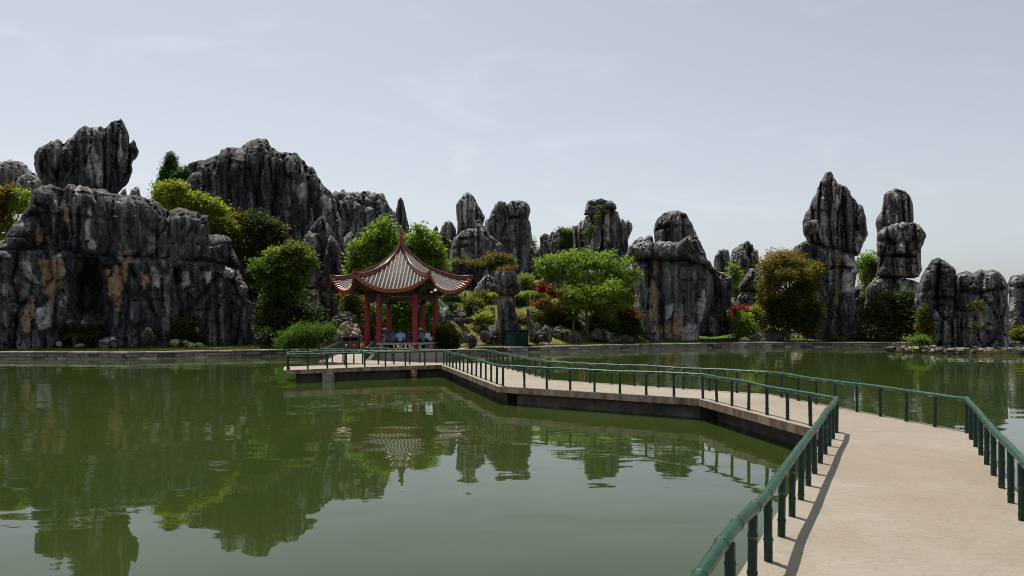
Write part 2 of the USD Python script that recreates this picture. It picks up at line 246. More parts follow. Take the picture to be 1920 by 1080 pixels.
M['water'] = mat('water', {
    'g': ('geometry', {}), 'm1': ('mapping', {'scale': (.55, 1.0, 1), 'rotation': (0, 0, .25)}), 'n1': ('noise_texture', {'scale': .55, 'detail': 2.0, 'roughness': .45, 'distortion': .3}),
    'm2': ('mapping', {'scale': (.6, 1.0, 1), 'rotation': (0, 0, -.35)}), 'n2': ('noise_texture', {'scale': 2.6, 'detail': 2.0, 'roughness': .5}),
    'n4': ('noise_texture', {'scale': .10, 'detail': 2.0, 'roughness': .5}), 'pr': ('map_range', {'from_min': .42, 'from_max': .66, 'to_min': .12, 'to_max': 1.0, 'clamp': True}), 'pm': ('math', {'math_type': 'multiply'}),
    'b1': ('bump', {'strength': 1.0, 'distance': .017}), 'b2': ('bump', {'strength': 1.0, 'distance': .0045}),
    'n3': ('noise_texture', {'scale': .16, 'detail': 3.0}), 'r': ('rgb_ramp', {'ramp': [(.35, (.018, .0295, .0068)), (.65, (.026, .038, .009))]}),
    'p': ('principled_bsdf', {'roughness': .015, 'ior': 1.333, 'specular_ior_level': .5})},
    [('g.position', 'm1.vector'), ('m1.vector', 'n1.vector'), ('g.position', 'm2.vector'), ('m2.vector', 'n2.vector'), ('g.position', 'n4.vector'), ('n4.fac', 'pr.value'), ('pr.result', 'pm.value1'), ('n2.fac', 'pm.value2'),
     ('n1.fac', 'b1.height'), ('pm.value', 'b2.height'), ('b1.normal', 'b2.normal'),
     ('b2.normal', 'p.normal'), ('g.position', 'n3.vector'), ('n3.fac', 'r.fac'), ('r.color', 'p.base_color')])

# ------------------------------------------------------------------ water and ground
ZD, ZB = 0.48, 0.40                                   # deck level and bank level over the water
shore_px = [(-2200, 672), (-600, 672), (0, 672), (240, 673), (400, 669.5), (533, 666.7), (600, 667), (650, 671), (690, 672), (835, 670), (868, 664), (897, 661.5), (960, 661.5), (1060, 658.5), (1190, 655), (1420, 650.5), (1680, 650.5), (1920, 650), (3000, 650)]
shore = np.array([flat(x, y, 0.0) for x, y in shore_px])
sh_ang = np.arctan2(shore[:, 0], shore[:, 1]); sh_r = np.hypot(shore[:, 0], shore[:, 1])
def shore_r(a):
    """distance from the eye to the water's edge in direction a (0 = ahead, positive to the right)"""
    r = np.full(np.shape(a), np.inf)
    for i in range(len(shore) - 1):
        p, q = shore[i], shore[i + 1]; e = q - p; n = np.array([e[1], -e[0]])
        den = n[0] * np.sin(a) + n[1] * np.cos(a)
        ok = (a >= sh_ang[i]) & (a <= sh_ang[i + 1]); r = np.where(ok, (n @ p) / np.where(ok, den, 1), r)
    e0, e1 = sh_ang[0], sh_ang[-1]
    w = np.mod(a - e1, 2 * np.pi) / (2 * np.pi - (e1 - e0))
    return np.where(np.isfinite(r), r, sh_r[-1] * (1 - w) + sh_r[0] * w)
def ground_z(x, y):
    x, y = np.asarray(x, float), np.asarray(y, float)
    a = np.arctan2(x, y); r = np.hypot(x, y); o = r - shore_r(a); px = CX + F * np.tan(np.clip(a, -1.2, 1.2))
    steep = .03 + .27 * smooth01(px, 790, 860) * (1 - smooth01(px, 1170, 1220)) + .05 * smooth01(px, 1330, 1400)
    z = ZB + steep * np.clip(o - 3.0, 0, 15) + .006 * np.clip(o - 26, 0, 200)
    p = np.stack([x, y, 0 * x], -1)
    return z + .35 * (fbm(p / 5.0, 3, 5) - .5) * smooth01(o, 2.5, 8) + .06 * (fbm(p * 1.3, 3, 9) - .5) * smooth01(o, .6, 1.5)
aa = np.concatenate([np.linspace(-np.pi, -.75, 60, endpoint=False), np.linspace(-.75, .75, 420, endpoint=False), np.linspace(.75, np.pi, 60)])
off = np.array([0, 0.0, .25, .6, 1, 1.5, 2, 2.6, 3.2, 4, 5, 6, 7, 8, 9, 10, 11.5, 13, 15, 17, 19, 22, 26, 30, 36, 44, 60, 90, 150, 300, 700, 1800])
A, O = np.meshgrid(aa, off, indexing='ij'); RR = shore_r(A) + O + .12
gx, gy = RR * np.sin(A), RR * np.cos(A); gz = ground_z(gx, gy); gz[:, 0] = -1.5; gz[:, 1] = ZB - .02
ni, nj = A.shape; idx = np.arange(ni * nj).reshape(ni, nj)
q = np.stack([idx[:-1, :-1], idx[:-1, 1:], idx[1:, 1:], idx[1:, :-1]], -1).reshape(-1, 4)
gv = np.stack([gx, gy, gz], -1).reshape(-1, 3)
gpx = CX + F * gv[:, 0] / np.maximum(gv[:, 1], .1)
lawn_a = smooth01(gpx, 1172, 1200) * (1 - smooth01(gpx, 1340, 1480)) * (gv[:, 1] > 0)
tag(put('ground', (gv, np.vstack([q[:, [0, 2, 1]], q[:, [0, 3, 2]]])), M['ground'], smooth=True, attrs={'lawn': lawn_a}), kind='structure')
ring = np.linspace(0, 2 * np.pi, 97)[:-1]; rads = [0, 20, 40, 60, 95, 150]
wv = [(0, 0, 0)] + [(r * math.sin(t), r * math.cos(t), 0) for r in rads[1:] for t in ring]
wf = [(0, 1 + (j + 1) % 96, 1 + j) for j in range(96)]
for k in range(len(rads) - 2):
    for j in range(96):
        a_, b_ = 1 + k * 96 + j, 1 + k * 96 + (j + 1) % 96; wf += [(a_, b_, b_ + 96), (a_, b_ + 96, a_ + 96)]
wm = trimesh.Trimesh(np.array(wv, float), np.array(wf), process=False)
if wm.face_normals[0, 2] < 0: wm.invert()
tag(put('lake_water', wm, M['water'], smooth=True), kind='structure')

# ------------------------------------------------------------------ footbridge (zigzag) and its bamboo railings
RH = 0.53
def base_of(px, py_rail): return flat(px, py_rail, ZD + RH)
L = [base_of(*p) for p in [(1568, 748), (1318, 703), (943, 687), (832, 658.5), (684, 661.5), (539, 665.5)]]
R = [base_of(*p) for p in [(1813, 748.5), (1437, 698), (1030, 679), (912, 657), (787, 656), (686, 653)]]
dirL = np.array([.4446, .8957]); nearL = L[0] - dirL * 13.0
nr = base_of(1919.6, 867); dirR = (R[0] - nr) / np.linalg.norm(R[0] - nr); nearR = R[0] - dirR * 14.0
R4 = [base_of(770, 657.6), base_of(684, 657.2), base_of(604, 654.5)]
R2 = [base_of(768, 658.2), base_of(680, 658.2), base_of(540, 661.3)]
shoreL, shoreR = flat(645, 656.5, ZB + .06), flat(703, 656.5, ZB + .06)
quads = [[nearL, L[0], R[0], nearR], [L[0], L[1], R[1], R[0]], [L[1], L[2], R[2], R[1]], [L[2], L[3], R[3], R[2]],
         [L[3], R2[0] + (0, -.9), R2[0] + (0, .1), R4[0], R[4], R[3]], [R2[0] + (0, -.9), L[4], L[5], R2[2], R2[1], R2[0]], [R4[0], R4[1], R4[2], shoreL, shoreR, R[5], R[4]]]
quads[4][1] = L[3] * .62 + L[4] * .38; quads[5][0] = quads[4][1]
polys = [Polygon(q_).buffer(0) for q_ in quads]
whole = shapely.union_all([p.buffer(.14, join_style='mitre') for p in polys])
done = None; bridge = thing('footbridge', 'pale concrete zigzag footbridge running over the green lake to the pavilion', 'bridge', (float(L[0][0]), float(L[0][1]), 0))
for i, p in enumerate(polys):
    ext = p.buffer(.14, join_style='mitre').intersection(whole)
    if done is not None: ext = ext.difference(done.buffer(.004, join_style='mitre'))
    done = ext if done is None else done.union(ext)
    for g in (getattr(ext, 'geoms', [ext])):
        if g.area > .3:
            g = g.simplify(.002)
            b = prism(g.buffer(-.012, join_style='mitre').buffer(0), ZD - .001, ZD) if False else None
            put('deck_slab', prism(g, ZD - .155, ZD), M['concrete'], bridge)
for i, p in enumerate(polys):
    core = p.buffer(-.28, join_style='mitre')
    for g in getattr(core, 'geoms', [core]):
        if g.area > .3: put('support_wall', prism(g.simplify(.01), -.9, ZD - .157), M['concrete_dark'], bridge)
pier_c = flat(613, 702, ZD - .2)
put('pier', box((.34, .5, 1.3), (pier_c[0], pier_c[1] + .25, ZD - .16 - .65)), M['wall_block'], bridge)
for a_, b_ in ((L[1], L[2]),):
    m_ = a_ * .12 + b_ * .88; put('pier', box((.32, .5, 1.3), (m_[0] + .25, m_[1] + .35, ZD - .16 - .65)), M['concrete_dark'], bridge)

rng = np.random.default_rng(5)
def bamboo(p0, p1, r, step, seed, node=.16, sides=12, bend=.0):
    rg = np.random.default_rng(seed); p0, p1 = np.array(p0, float), np.array(p1, float); ln = np.linalg.norm(p1 - p0)
    nodes = np.arange(step * rg.uniform(.3, .8), ln, step); nodes = nodes + rg.uniform(-.12, .12, len(nodes)) * step
    s = np.unique(np.concatenate([np.linspace(0, ln, max(3, int(ln / .12))), *[n + np.array([-.03, -.014, -.006, .006, .014, .03]) for n in nodes]]).clip(0, ln))
    rr = r * (1 + .03 * np.sin(s * 7 + seed)); 
    for n in nodes: rr = rr + r * node * np.exp(-((s - n) / .011) ** 2) * (1 + .3 * math.sin(seed + n)) - r * .05 * np.exp(-((s - n - .02) / .02) ** 2)
    pts = p0 + (p1 - p0) * (s / ln)[:, None]
    if bend:
        w = np.stack([noise(np.stack([s * .9, 0 * s + k * 7.3, 0 * s + seed], -1)) - .5 for k in range(3)], -1); pts = pts + bend * w * np.minimum(1, np.minimum(s, ln - s) / .3)[:, None]
    return tube(pts, rr, sides)
def railing(label, runs, posts=True, ends=(True, True), rad=.043):
    o = thing('bamboo_railing', label, 'railing', (runs[0][0], runs[0][1], ZD), group=None)
    k = 0
    for i in range(len(runs) - 1):
        a, b = np.array(runs[i], float), np.array(runs[i + 1], float)
        if len(a) == 2: a = np.append(a, ZD)
        if len(b) == 2: b = np.append(b, ZD)
        up = np.array([0, 0, RH]); dr = (b - a) / np.linalg.norm(b - a)
        put('rail', bamboo(a + up - dr * .012, b + up + dr * .012, rad * .88, .5, 31 * i + len(label), bend=.035, node=.17, sides=14 if i == 0 else 10), M['bamboo_paint'], o, smooth=50)
        n = max(1, round(np.linalg.norm(b - a) / .74))
        for j in range(n + (1 if i == len(runs) - 2 else 0)):
            c = a + (b - a) * (j / n); tilt = rng.uniform(-.012, .012, 2)
            put('post', bamboo(c - (0, 0, .02), c + (tilt[0], tilt[1], RH - rad * .6), .031, .24, 100 + k, node=.2, sides=9), M['bamboo_post'], o, smooth=50); k += 1
        if i: 
            s = trimesh.creation.icosphere(subdivisions=2, radius=rad * 1.02); s.apply_translation(a + up); put('rail_joint', s, M['bamboo_paint'], o, smooth=True)
    return o
railing('green bamboo-shaped railing along the left edge of the footbridge, nearest the viewer', [nearL, *L])
railing('green bamboo-shaped railing along the right outer edge of the footbridge', [nearR, *R, np.append(shoreR, ZB + .08)])
railing('short green bamboo-shaped railing along the back of the dead-end jetty', [L[5] + (.02, .03), R2[2], R2[1], R2[0]])
railing('green bamboo-shaped railing turning up to the shore beside the brown litter bin', [R4[1], R4[2], np.append(shoreL, ZB + .08)])

# ------------------------------------------------------------------ retaining walls of stone blocks
def wall(label, pts, z_top=ZB, course=((-.5, .1), (.105, .285)), cap=.1, blk=.78, seed=1):
    o = thing('retaining_wall', label, 'wall', (pts[0][0], pts[0][1], 0)); rg = np.random.default_rng(seed)
    p = np.array(pts); seg = np.diff(p, axis=0); ln = np.linalg.norm(seg, axis=1); cum = np.concatenate([[0], np.cumsum(ln)])
    def pos(s):
        i = int(np.clip(np.searchsorted(cum, s, 'right') - 1, 0, len(seg) - 1)); return p[i] + seg[i] * ((s - cum[i]) / ln[i]), math.atan2(seg[i][1], seg[i][0])
    for ci, (z0, z1) in enumerate([*course, (z_top - cap, z_top + .015)]):
        s = 0.0; top = ci == len(course)
        while s < cum[-1] - .1:
            w = blk * rg.uniform(.7, 1.35) * (1.25 if top else 1); w = min(w, cum[-1] - s); c, ang = pos(s + w / 2)
            dep = .36 + (.06 if top else rg.uniform(-.03, .035)); n = np.array([math.sin(ang), -math.cos(ang)]); 
            put('coping_stone' if top else 'stone_block', bevel_box((w - .022, dep, z1 - z0 - .006), (*(c + n * (dep / 2 - .2)), (z0 + z1) / 2), ang + rg.uniform(-.01, .01), .02),
                M[rg.choice(['wall_block_light', 'wall_block']) if top else rg.choice(['wall_block', 'wall_block_dark', 'wall_block_light'], p=[.72, .14, .14])], o); s += w
    return o
P = lambda i: shore[i]
wall('low grey stone block wall along the water below the left cliff', [flat(-60, 672, 0), P(2), P(3), P(4), P(5), P(6)], seed=2)
wall('dark stone block wall at the water below the red pavilion', [P(6), P(7), P(8), P(9), P(10)], seed=3)
wall('long curved stone block wall along the right bank of the lake', [P(10), P(11), P(12), P(13), P(14), P(15), P(16), flat(1990, 650, 0)], blk=.85, seed=4)

# ------------------------------------------------------------------ rocks
def seg_dist(xy, line):
    return shapely.distance(LineString(line), shapely.points(xy))
def lobe(poly, d, T, res=.15, R=None, f1=(1.1, .55), f2=(.38, .16), k=5.0, rough=.18, seed=0, cracks=(), caves=(), rimn=.13, back=.8, tilt=0.0):
    # the rock faces the lake: its own frame is turned about the vertical towards the water
    th = math.atan((0.5 * (min(p_[0] for p_ in poly) + max(p_[0] for p_ in poly)) - CX) / F); D = d / math.cos(th)
    def uz(x, y):
        de = math.atan((x - CX) / F) - th; return np.array([D * math.tan(de), HC - (y - HZ) / F * D / math.cos(de) * math.cos(de + th)])
    P2 = np.array([uz(x, y) for x, y in poly])
    pg = Polygon(P2).buffer(0)
    if pg.geom_type != 'Polygon': pg = max(pg.geoms, key=lambda g: g.area)
    n = max(12, int(pg.exterior.length / res)); rim = np.array([pg.exterior.interpolate(i / n, normalized=True).coords[0] for i in range(n)])
    jit = fbm(np.c_[rim / .5, np.full(n, seed)], 4, seed) - .5; jit2 = np.abs(fbm(np.c_[rim / .45, np.full(n, seed + 50)], 4, seed + 9) - .5) * 2.4 - .25
    rim = rim + np.c_[jit, jit2] * rimn * 2.6
    pg = Polygon(rim).buffer(0)
    if pg.geom_type != 'Polygon': pg = max(pg.geoms, key=lambda g: g.area)
    rim = np.array(pg.exterior.coords)[:-1]
    x0, y0, x1, y1 = pg.bounds; X, Z = np.meshgrid(np.arange(x0, x1, res), np.arange(y0, y1, res * .87)); X[1::2] += res / 2
    rg = np.random.default_rng(seed); C = np.c_[X.ravel(), Z.ravel()] + rg.uniform(-.22, .22, (X.size, 2)) * res
    C = C[shapely.contains_xy(pg, C[:, 0], C[:, 1])]
    tr = cKDTree(rim); e = tr.query(C)[0]; C, e = C[e > res * .55], e[e > res * .55]
    V = np.vstack([rim, C]); nr_ = len(rim); E = np.concatenate([np.zeros(nr_), shapely.distance(pg.exterior, shapely.points(C))])
    tri = Delaunay(V).simplices; ctr = V[tri].mean(1); tri = tri[shapely.contains_xy(pg, ctr[:, 0], ctr[:, 1])]
    R = R or T
    R = R * .72; t = T * (1 - (1 - np.minimum(E / R, 1)) ** 2.6) ** (1 / 2.6)
    wx = V + .5 * (np.c_[fbm(np.c_[V / 1.7, np.full(len(V), 3.3)], 3, seed), fbm(np.c_[V / 1.7, np.full(len(V), 8.3)], 3, seed + 4)] - .5) * (1.0, 2.0)
    disp = np.zeros(len(V))
    for (lam, amp), kk, sd, fac in (((f1[0], f1[1] * .8), k, 1, 1.0), (f2, k * 1.3, 2, 1.0), ((f2[0] * .5, f2[1] * .6), k, 3, .7)):
        a, b, rid, r2, rv = worley(wx / (lam, lam * kk), seed * 7 + sd); g = b - a
        disp += amp * (.9 * np.minimum(1, g / .16) - .7 + .9 * (rid - .5)) + fac * amp * (2.0 * (rid - .5) * rv[:, 0] + .9 * (r2 - .5) * rv[:, 1] * min(kk, 3))
    # sharp vertical flutes that run down from the crest
    ph = V[:, 0] / (f2[0] * 1.15) + 1.6 * (fbm(np.c_[V[:, 0] / 2.2, V[:, 1] / 7, np.full(len(V), seed)], 3, seed + 21) - .5) * 2
    rib = np.abs(np.sin(np.pi * ph)); disp += f2[1] * 1.25 * (rib ** .6 - .6) * smooth01(fbm(np.c_[V / (2.6, 4.5), np.full(len(V), seed + 2.0)], 2, seed + 31), .38, .6)
    # horizontal breaks of the bedding
    a, b, rid, _, _ = worley(wx / (3.2, 1.5), seed * 7 + 5); disp += .2 * (np.minimum(1, (b - a) / .1) - 1) + .3 * (rid - .5)
    hf = fbm(np.c_[V * (3.0, .55), np.full(len(V), seed)], 4, seed + 40) - .5
    disp += rough * 2.0 * (fbm(np.c_[V * (1.2, .45), np.full(len(V), seed)], 5, seed) - .5) + rough * .75 * hf
    for line, w, dep in cracks:
        dl = seg_dist(V, [uz(x, y) for x, y in line]); disp -= dep * np.exp(-(dl / w) ** 2)
    hole = np.zeros(len(V))
    for cp, dep in caves:
        cg = Polygon([uz(x, y) for x, y in cp]).buffer(0); ins = shapely.contains_xy(cg, V[:, 0], V[:, 1])
        dd = np.where(ins, shapely.distance(cg.exterior, shapely.points(V)), -1) + 1.5 * (fbm(np.c_[V * (1.1, .8), np.full(len(V), 1.0)], 4, 7) - .5)
        hole = np.maximum(hole, smooth01(dd, 0, .5)); disp -= dep * smooth01(dd, -.05, 1.1)
    disp *= np.minimum(1, E / .35)
    yf = D - np.maximum(.7 * t + disp, np.where(hole > 0, -(back * 1.3 * t - .3) * np.minimum(1, E), np.minimum(.03, E))) ; yb = D + back * 1.3 * t
    lean = tilt * (V[:, 1] - V[:, 1].min())
    front = np.c_[V[:, 0], yf + lean, V[:, 1]]; bk = np.c_[V[nr_:, 0], yb[nr_:] + lean[nr_:], V[nr_:, 1]]
    m2 = np.where(tri < nr_, tri, tri + len(C))
    c1 = np.cross(front[tri[:, 1]] - front[tri[:, 0]], front[tri[:, 2]] - front[tri[:, 0]])[:, 1]
    tri_f = np.where((c1 > 0)[:, None], tri[:, ::-1], tri); allv = np.vstack([front, bk])
    c2 = np.cross(allv[m2[:, 1]] - allv[m2[:, 0]], allv[m2[:, 2]] - allv[m2[:, 0]])[:, 1]
    m2 = np.where((c2 < 0)[:, None], m2[:, ::-1], m2)
    allv = np.c_[allv[:, 0] * math.cos(th) + allv[:, 1] * math.sin(th), allv[:, 1] * math.cos(th) - allv[:, 0] * math.sin(th), allv[:, 2]]
    return trimesh.Trimesh(allv, np.vstack([tri_f, m2]), process=False)
def rock(name, label, lobes, material='rock_far_hazed', ochre=(), pale=(), cat='rock', group=None):
    m = cat_([lobe(**{'seed': 17 * i + len(label), **lb}) for i, lb in enumerate(lobes)])
    v0 = np.array(m.vertices); d0 = np.mean([lb['d'] for lb in lobes]); sc = d0 / F
    def stains(v):
        ppx = np.c_[CX + F * v[:, 0] / v[:, 1], HZ - F * (v[:, 2] - HC) / v[:, 1]]; at_ = {}
        for nm, lst in (('ochre', ochre), ('pale', pale)):
            a = np.zeros(len(v)); wob = (fbm(v * (2.6, 2.6, .9), 5, 3) - .5) * 1.3 if lst else 0
            for pl in lst:
                g = Polygon(pl).buffer(0); x0, y0, x1, y1 = g.bounds; near = (ppx[:, 0] > x0 - 30) & (ppx[:, 0] < x1 + 30) & (ppx[:, 1] > y0 - 30) & (ppx[:, 1] < y1 + 30)
                q = ppx[near]; dd = shapely.distance(g.exterior, shapely.points(q)) * sc; dd = np.where(shapely.contains_xy(g, q[:, 0], q[:, 1]), dd, -dd)
                a[near] = np.maximum(a[near], smooth01(dd + wob[near], -.22, .3))
            at_[nm] = a
        return at_
    base = (float(v0[:, 0].mean()), float(d0), 0.0)
    return tag(put(name, m, M[material], smooth=36, attrs=stains, loc=base), label, cat, group)

rock('balanced_boulder', 'huge fluted dark boulder balanced on top of the left cliff', [dict(poly=[(63.5, 308), (66, 290), (73, 281), (90, 269), (102, 266), (108, 262), (117, 267), (120, 272), (125, 263.5), (130, 261), (142, 250), (158, 237.5), (173, 242), (181, 242), (186, 236.5), (195, 243), (204, 234), (210, 230), (227, 225.5), (230, 231), (237.5, 242), (242, 254), (243, 270), (250, 261), (256, 271), (260, 285), (258, 292), (249, 303), (248, 321), (240, 344), (229, 355), (217, 368), (200, 366), (177, 364), (150, 362), (133, 360), (117, 362), (98, 356), (80, 350), (71, 331)],
    d=57, T=2.8, R=2.4, f1=(.95, .75), f2=(.4, .2), k=7, res=.12, rimn=.07, cracks=[([(120, 270), (121, 300), (127, 345)], .14, .5), ([(196, 243), (193, 290), (196, 350)], .12, .5), ([(210, 240), (213, 290), (205, 355)], .16, .6), ([(158, 250), (160, 300), (165, 350)], .12, .4), ([(244, 270), (243, 300), (225, 350)], .12, .35)])],
    'rock_near', pale=[[(163, 268), (175, 270), (182, 300), (190, 330), (188, 345), (168, 345), (162, 310)], [(222, 245), (228, 250), (226, 320), (222, 310)]])
cliff_cr = [([(115, 352), (113, 400), (118, 430), (128, 447)], .2, .8), ([(148, 352), (150, 400), (148, 470)], .14, .5), ([(311, 390), (313, 450), (312, 505)], .18, .9), ([(390, 438), (392, 470), (394, 505)], .12, .35), ([(60, 405), (80, 410), (86, 440), (82, 478)], .14, .5)]
rock('cliff', 'long dark limestone cliff with ochre hollows filling the left shore', [
    dict(poly=[(-60, 462), (0, 463), (7, 457), (17, 433), (25, 423), (38, 413), (53, 390), (58, 368), (67, 355), (80, 350), (103, 348), (117, 355), (127, 350), (143, 350), (158, 352), (177, 355), (200, 358), (210, 365), (233, 367), (253, 367), (273, 374), (293, 378), (305, 390), (312, 396), (335, 389), (353, 395), (367, 397), (388, 407), (390, 440), (417, 442), (428, 447), (435, 455), (433, 467), (440, 478), (447, 503), (440, 509), (400, 505), (350, 503), (320, 505), (290, 497), (250, 492), (200, 494), (150, 488), (118, 480), (70, 476), (30, 480), (-60, 482)],
         d=52.5, T=3.6, R=2.2, f1=(1.5, .55), f2=(.5, .14), k=6, res=.125, rough=.2, cracks=cliff_cr, rimn=.1),
    dict(poly=[(-60, 470), (60, 465), (120, 470), (200, 480), (300, 480), (400, 490), (447, 503), (453, 523), (462, 532), (462, 557), (473, 573), (482, 593), (495, 623), (502, 642), (508, 672), (-60, 672)],
         d=52.0, T=2.55, R=1.6, back=2.2, f1=(1.9, .75), f2=(.6, .2), k=2.4, res=.125, rough=.34, rimn=.1,
         caves=[([(128, 497), (140, 484), (190, 486), (206, 520), (213, 560), (218, 603), (180, 612), (132, 604), (118, 575), (116, 545)], 4.2), ([(237, 495), (250, 498), (263, 520), (262, 541), (250, 527), (240, 512)], 2.6), ([(320, 497), (335, 503), (342, 520), (335, 547), (328, 537), (322, 520)], 3.0), ([(350, 502), (380, 503), (374, 521), (360, 519)], 2.4), ([(262, 500), (282, 500), (280, 522), (266, 518)], .9), ([(30, 490), (45, 500), (40, 530), (20, 530)], .8), ([(100, 600), (200, 605), (212, 645), (110, 655)], 3.0), ([(315, 600), (335, 585), (365, 590), (392, 612), (400, 658), (312, 658)], 2.6)])],
    'rock_near', ochre=[[(72, 485), (92, 488), (118, 486), (122, 500), (120, 520), (106, 545), (95, 556), (82, 545), (76, 510)], [(52, 548), (66, 552), (62, 600), (48, 622), (44, 600)], [(211, 500), (236, 499), (236, 520), (229, 545), (226, 592), (219, 582), (211, 540)], [(192, 503), (202, 505), (208, 540), (213, 560), (205, 548)], [(230, 476), (240, 468), (250, 490), (240, 497)], [(123, 390), (128, 395), (125, 417), (119, 405)], [(66, 412), (78, 418), (76, 470), (67, 470)], [(90, 448), (98, 452), (97, 475), (90, 475)], [(262, 512), (282, 520), (280, 532), (268, 530)], [(98, 552), (108, 548), (104, 566), (96, 566)]],
    pale=[[(42, 487), (55, 490), (70, 530), (60, 535), (48, 515)], [(283, 503), (302, 510), (300, 530), (285, 527)], [(340, 515), (358, 520), (360, 545), (338, 545)], [(378, 510), (393, 513), (393, 530), (381, 525)], [(408, 508), (440, 507), (438, 525), (412, 520)], [(68, 575), (100, 570), (95, 612), (72, 620)], [(97, 360), (108, 362), (108, 410), (99, 408)], [(142, 352), (147, 354), (146, 385), (140, 390)], [(165, 355), (171, 357), (170, 420), (176, 460), (166, 465)], [(118, 560), (126, 560), (128, 575), (120, 572)], [(222, 474), (230, 480), (228, 488), (222, 482)]])
rock('far_crag', 'pale fluted crag rising behind the far left edge of the cliff', [dict(poly=[(-60, 306), (0, 303), (15, 300), (28, 301), (42, 302), (52, 315), (60, 322), (75, 345), (80, 400), (-60, 400)], d=85, T=3, f1=(1.5, .7), res=.22)], 'rock_far_hazed')
rock('far_crag', 'small grey rock shelf just left of the balanced boulder', [dict(poly=[(28, 345), (35, 333), (45, 326), (65, 325), (80, 336), (95, 350), (95, 380), (25, 380)], d=76, T=2, f1=(1.2, .5), res=.2)], 'rock_far_hazed')
rock('rock_cone', 'small rounded rock cone peeping over the cliff right of the balanced boulder', [dict(poly=[(238, 370), (244, 358), (250, 354), (256, 353), (262, 357), (270, 372), (272, 395), (236, 395)], d=66, T=1, f1=(.6, .2), res=.14), dict(poly=[(220, 372), (228, 358), (234, 356), (240, 368), (240, 395), (220, 395)], d=67, T=.9, f1=(.6, .2), res=.14)], 'rock_far_hazed')
rock('stone_spire', 'pointed grey spire tip standing behind the dark conical evergreen', [dict(poly=[(296, 390), (305, 320), (313, 292), (319, 283), (322, 283), (328, 295), (336, 318), (344, 390)], d=83, T=1.6, f1=(.8, .3), res=.16)], 'rock_far_hazed')
rock('karst_massif', 'broad dark limestone massif with long vertical flutes behind the left trees', [
    dict(poly=[(336, 345), (342, 345), (350, 337), (357, 328), (350, 313), (373, 303), (388, 302), (412, 293), (413, 289), (432, 277), (437, 281), (447, 279), (463, 271), (468, 268), (482, 265), (492, 265), (497, 264), (504, 267), (510, 277), (525, 290), (533, 288), (543, 291), (557, 294), (570, 303), (575, 312), (590, 322), (598, 337), (602, 347), (613, 357), (623, 367), (634, 400), (650, 470), (660, 650), (336, 650)], d=70, T=5.5, R=4.2, f1=(1.5, .95), f2=(.5, .25), k=9, res=.19, rimn=.1, cracks=[([(470, 330), (480, 370), (490, 420), (498, 470)], .25, 1.0), ([(511, 280), (513, 340), (512, 420)], .2, .6), ([(575, 312), (577, 370), (570, 420)], .3, .9)]),
    dict(poly=[(343, 352), (357, 330), (375, 320), (390, 314), (398, 318), (410, 306), (418, 303), (428, 313), (438, 305), (446, 312), (456, 318), (466, 340), (474, 360), (482, 385), (488, 410), (489, 480), (340, 480)], d=67.2, T=3, R=2.2, f1=(1.0, .75), f2=(.42, .2), k=10, res=.18, rimn=.1),
    dict(poly=[(555, 650), (562, 520), (566, 460), (575, 435), (590, 415), (603, 402), (612, 410), (622, 432), (636, 465), (643, 500), (645, 540), (650, 600), (655, 650)], d=66.5, T=3.2, R=2.2, f1=(1.4, .7), f2=(.5, .25), k=3, res=.18, rough=.35)],
    'rock_near', pale=[[(553, 340), (575, 345), (573, 365), (560, 378), (552, 365)], [(605, 365), (626, 372), (622, 392), (608, 388)]], ochre=[[(652, 560), (658, 563), (658, 600), (652, 600)]])
rock('karst_massif', 'lower rough grey limestone shoulder with a domed top right of the fluted massif', [
    dict(poly=[(606, 420), (615, 372), (625, 364), (632, 357), (637, 361), (643, 357), (648, 358), (653, 366), (663, 362), (678, 360), (692, 359), (705, 365), (717, 365), (727, 382), (730, 390), (738, 397), (742, 403), (752, 450), (770, 660), (600, 660)], d=75, T=4, R=3, f1=(1.2, .8), f2=(.45, .25), k=3.5, res=.2, rough=.4),
    dict(poly=[(628, 470), (645, 440), (660, 430), (672, 450), (680, 500), (690, 660), (630, 660)], d=71.5, T=2, f1=(1.2, .7), k=5, res=.2)], 'rock_far_hazed')
rock('stone_spire', 'slender black stone spire above the trees behind the pavilion finial', [dict(poly=[(735, 480), (738, 425), (742, 398), (746, 376), (749, 370), (753, 370), (756, 377), (761, 397), (767, 425), (772, 480)], d=82, T=1.2, f1=(.8, .22), f2=(.4, .1), k=8, res=.15, rimn=.05)], 'rock_near')
rock('stone_spire', 'tiny pointed stone left of the rounded grey rock beside the tall fluted pillar', [dict(poly=[(806, 480), (809, 440), (813, 428), (818, 422), (821, 428), (824, 450), (824, 480)], d=97, T=.8, f1=(.7, .2), res=.16, rimn=.06)], 'rock_far_hazed')
rock('rounded_rock', 'rounded grey dome rock left of the tall fluted pillar', [dict(poly=[(822, 490), (824, 440), (828, 425), (834, 416), (841, 413), (848, 417), (855, 430), (859, 450), (858, 490)], d=94, T=1.6, f1=(1.0, .3), res=.17, rimn=.06), dict(poly=[(818, 500), (824, 465), (830, 450), (840, 447), (849, 452), (853, 500)], d=90, T=1.4, f1=(1.0, .3), res=.17, rimn=.06)], 'rock_far_hazed')
rock('stone_pillar', 'tall fluted pointed pillar above the pavilion right eave', [dict(poly=[(857, 500), (857, 447), (857, 415), (855.6, 400), (855, 386), (857.5, 379), (866, 369), (869, 364), (871, 367), (872.5, 361), (879, 360.6), (886, 366), (892.5, 375), (896, 384), (905, 399), (909, 405), (908, 415), (905, 428), (904, 500)], d=93, T=2.1, f1=(.85, .8), f2=(.4, .2), k=12, res=.15, rimn=.06)], 'rock_far_hazed', pale=[[(866, 385), (872, 370), (876, 370), (875, 420), (868, 425)]])
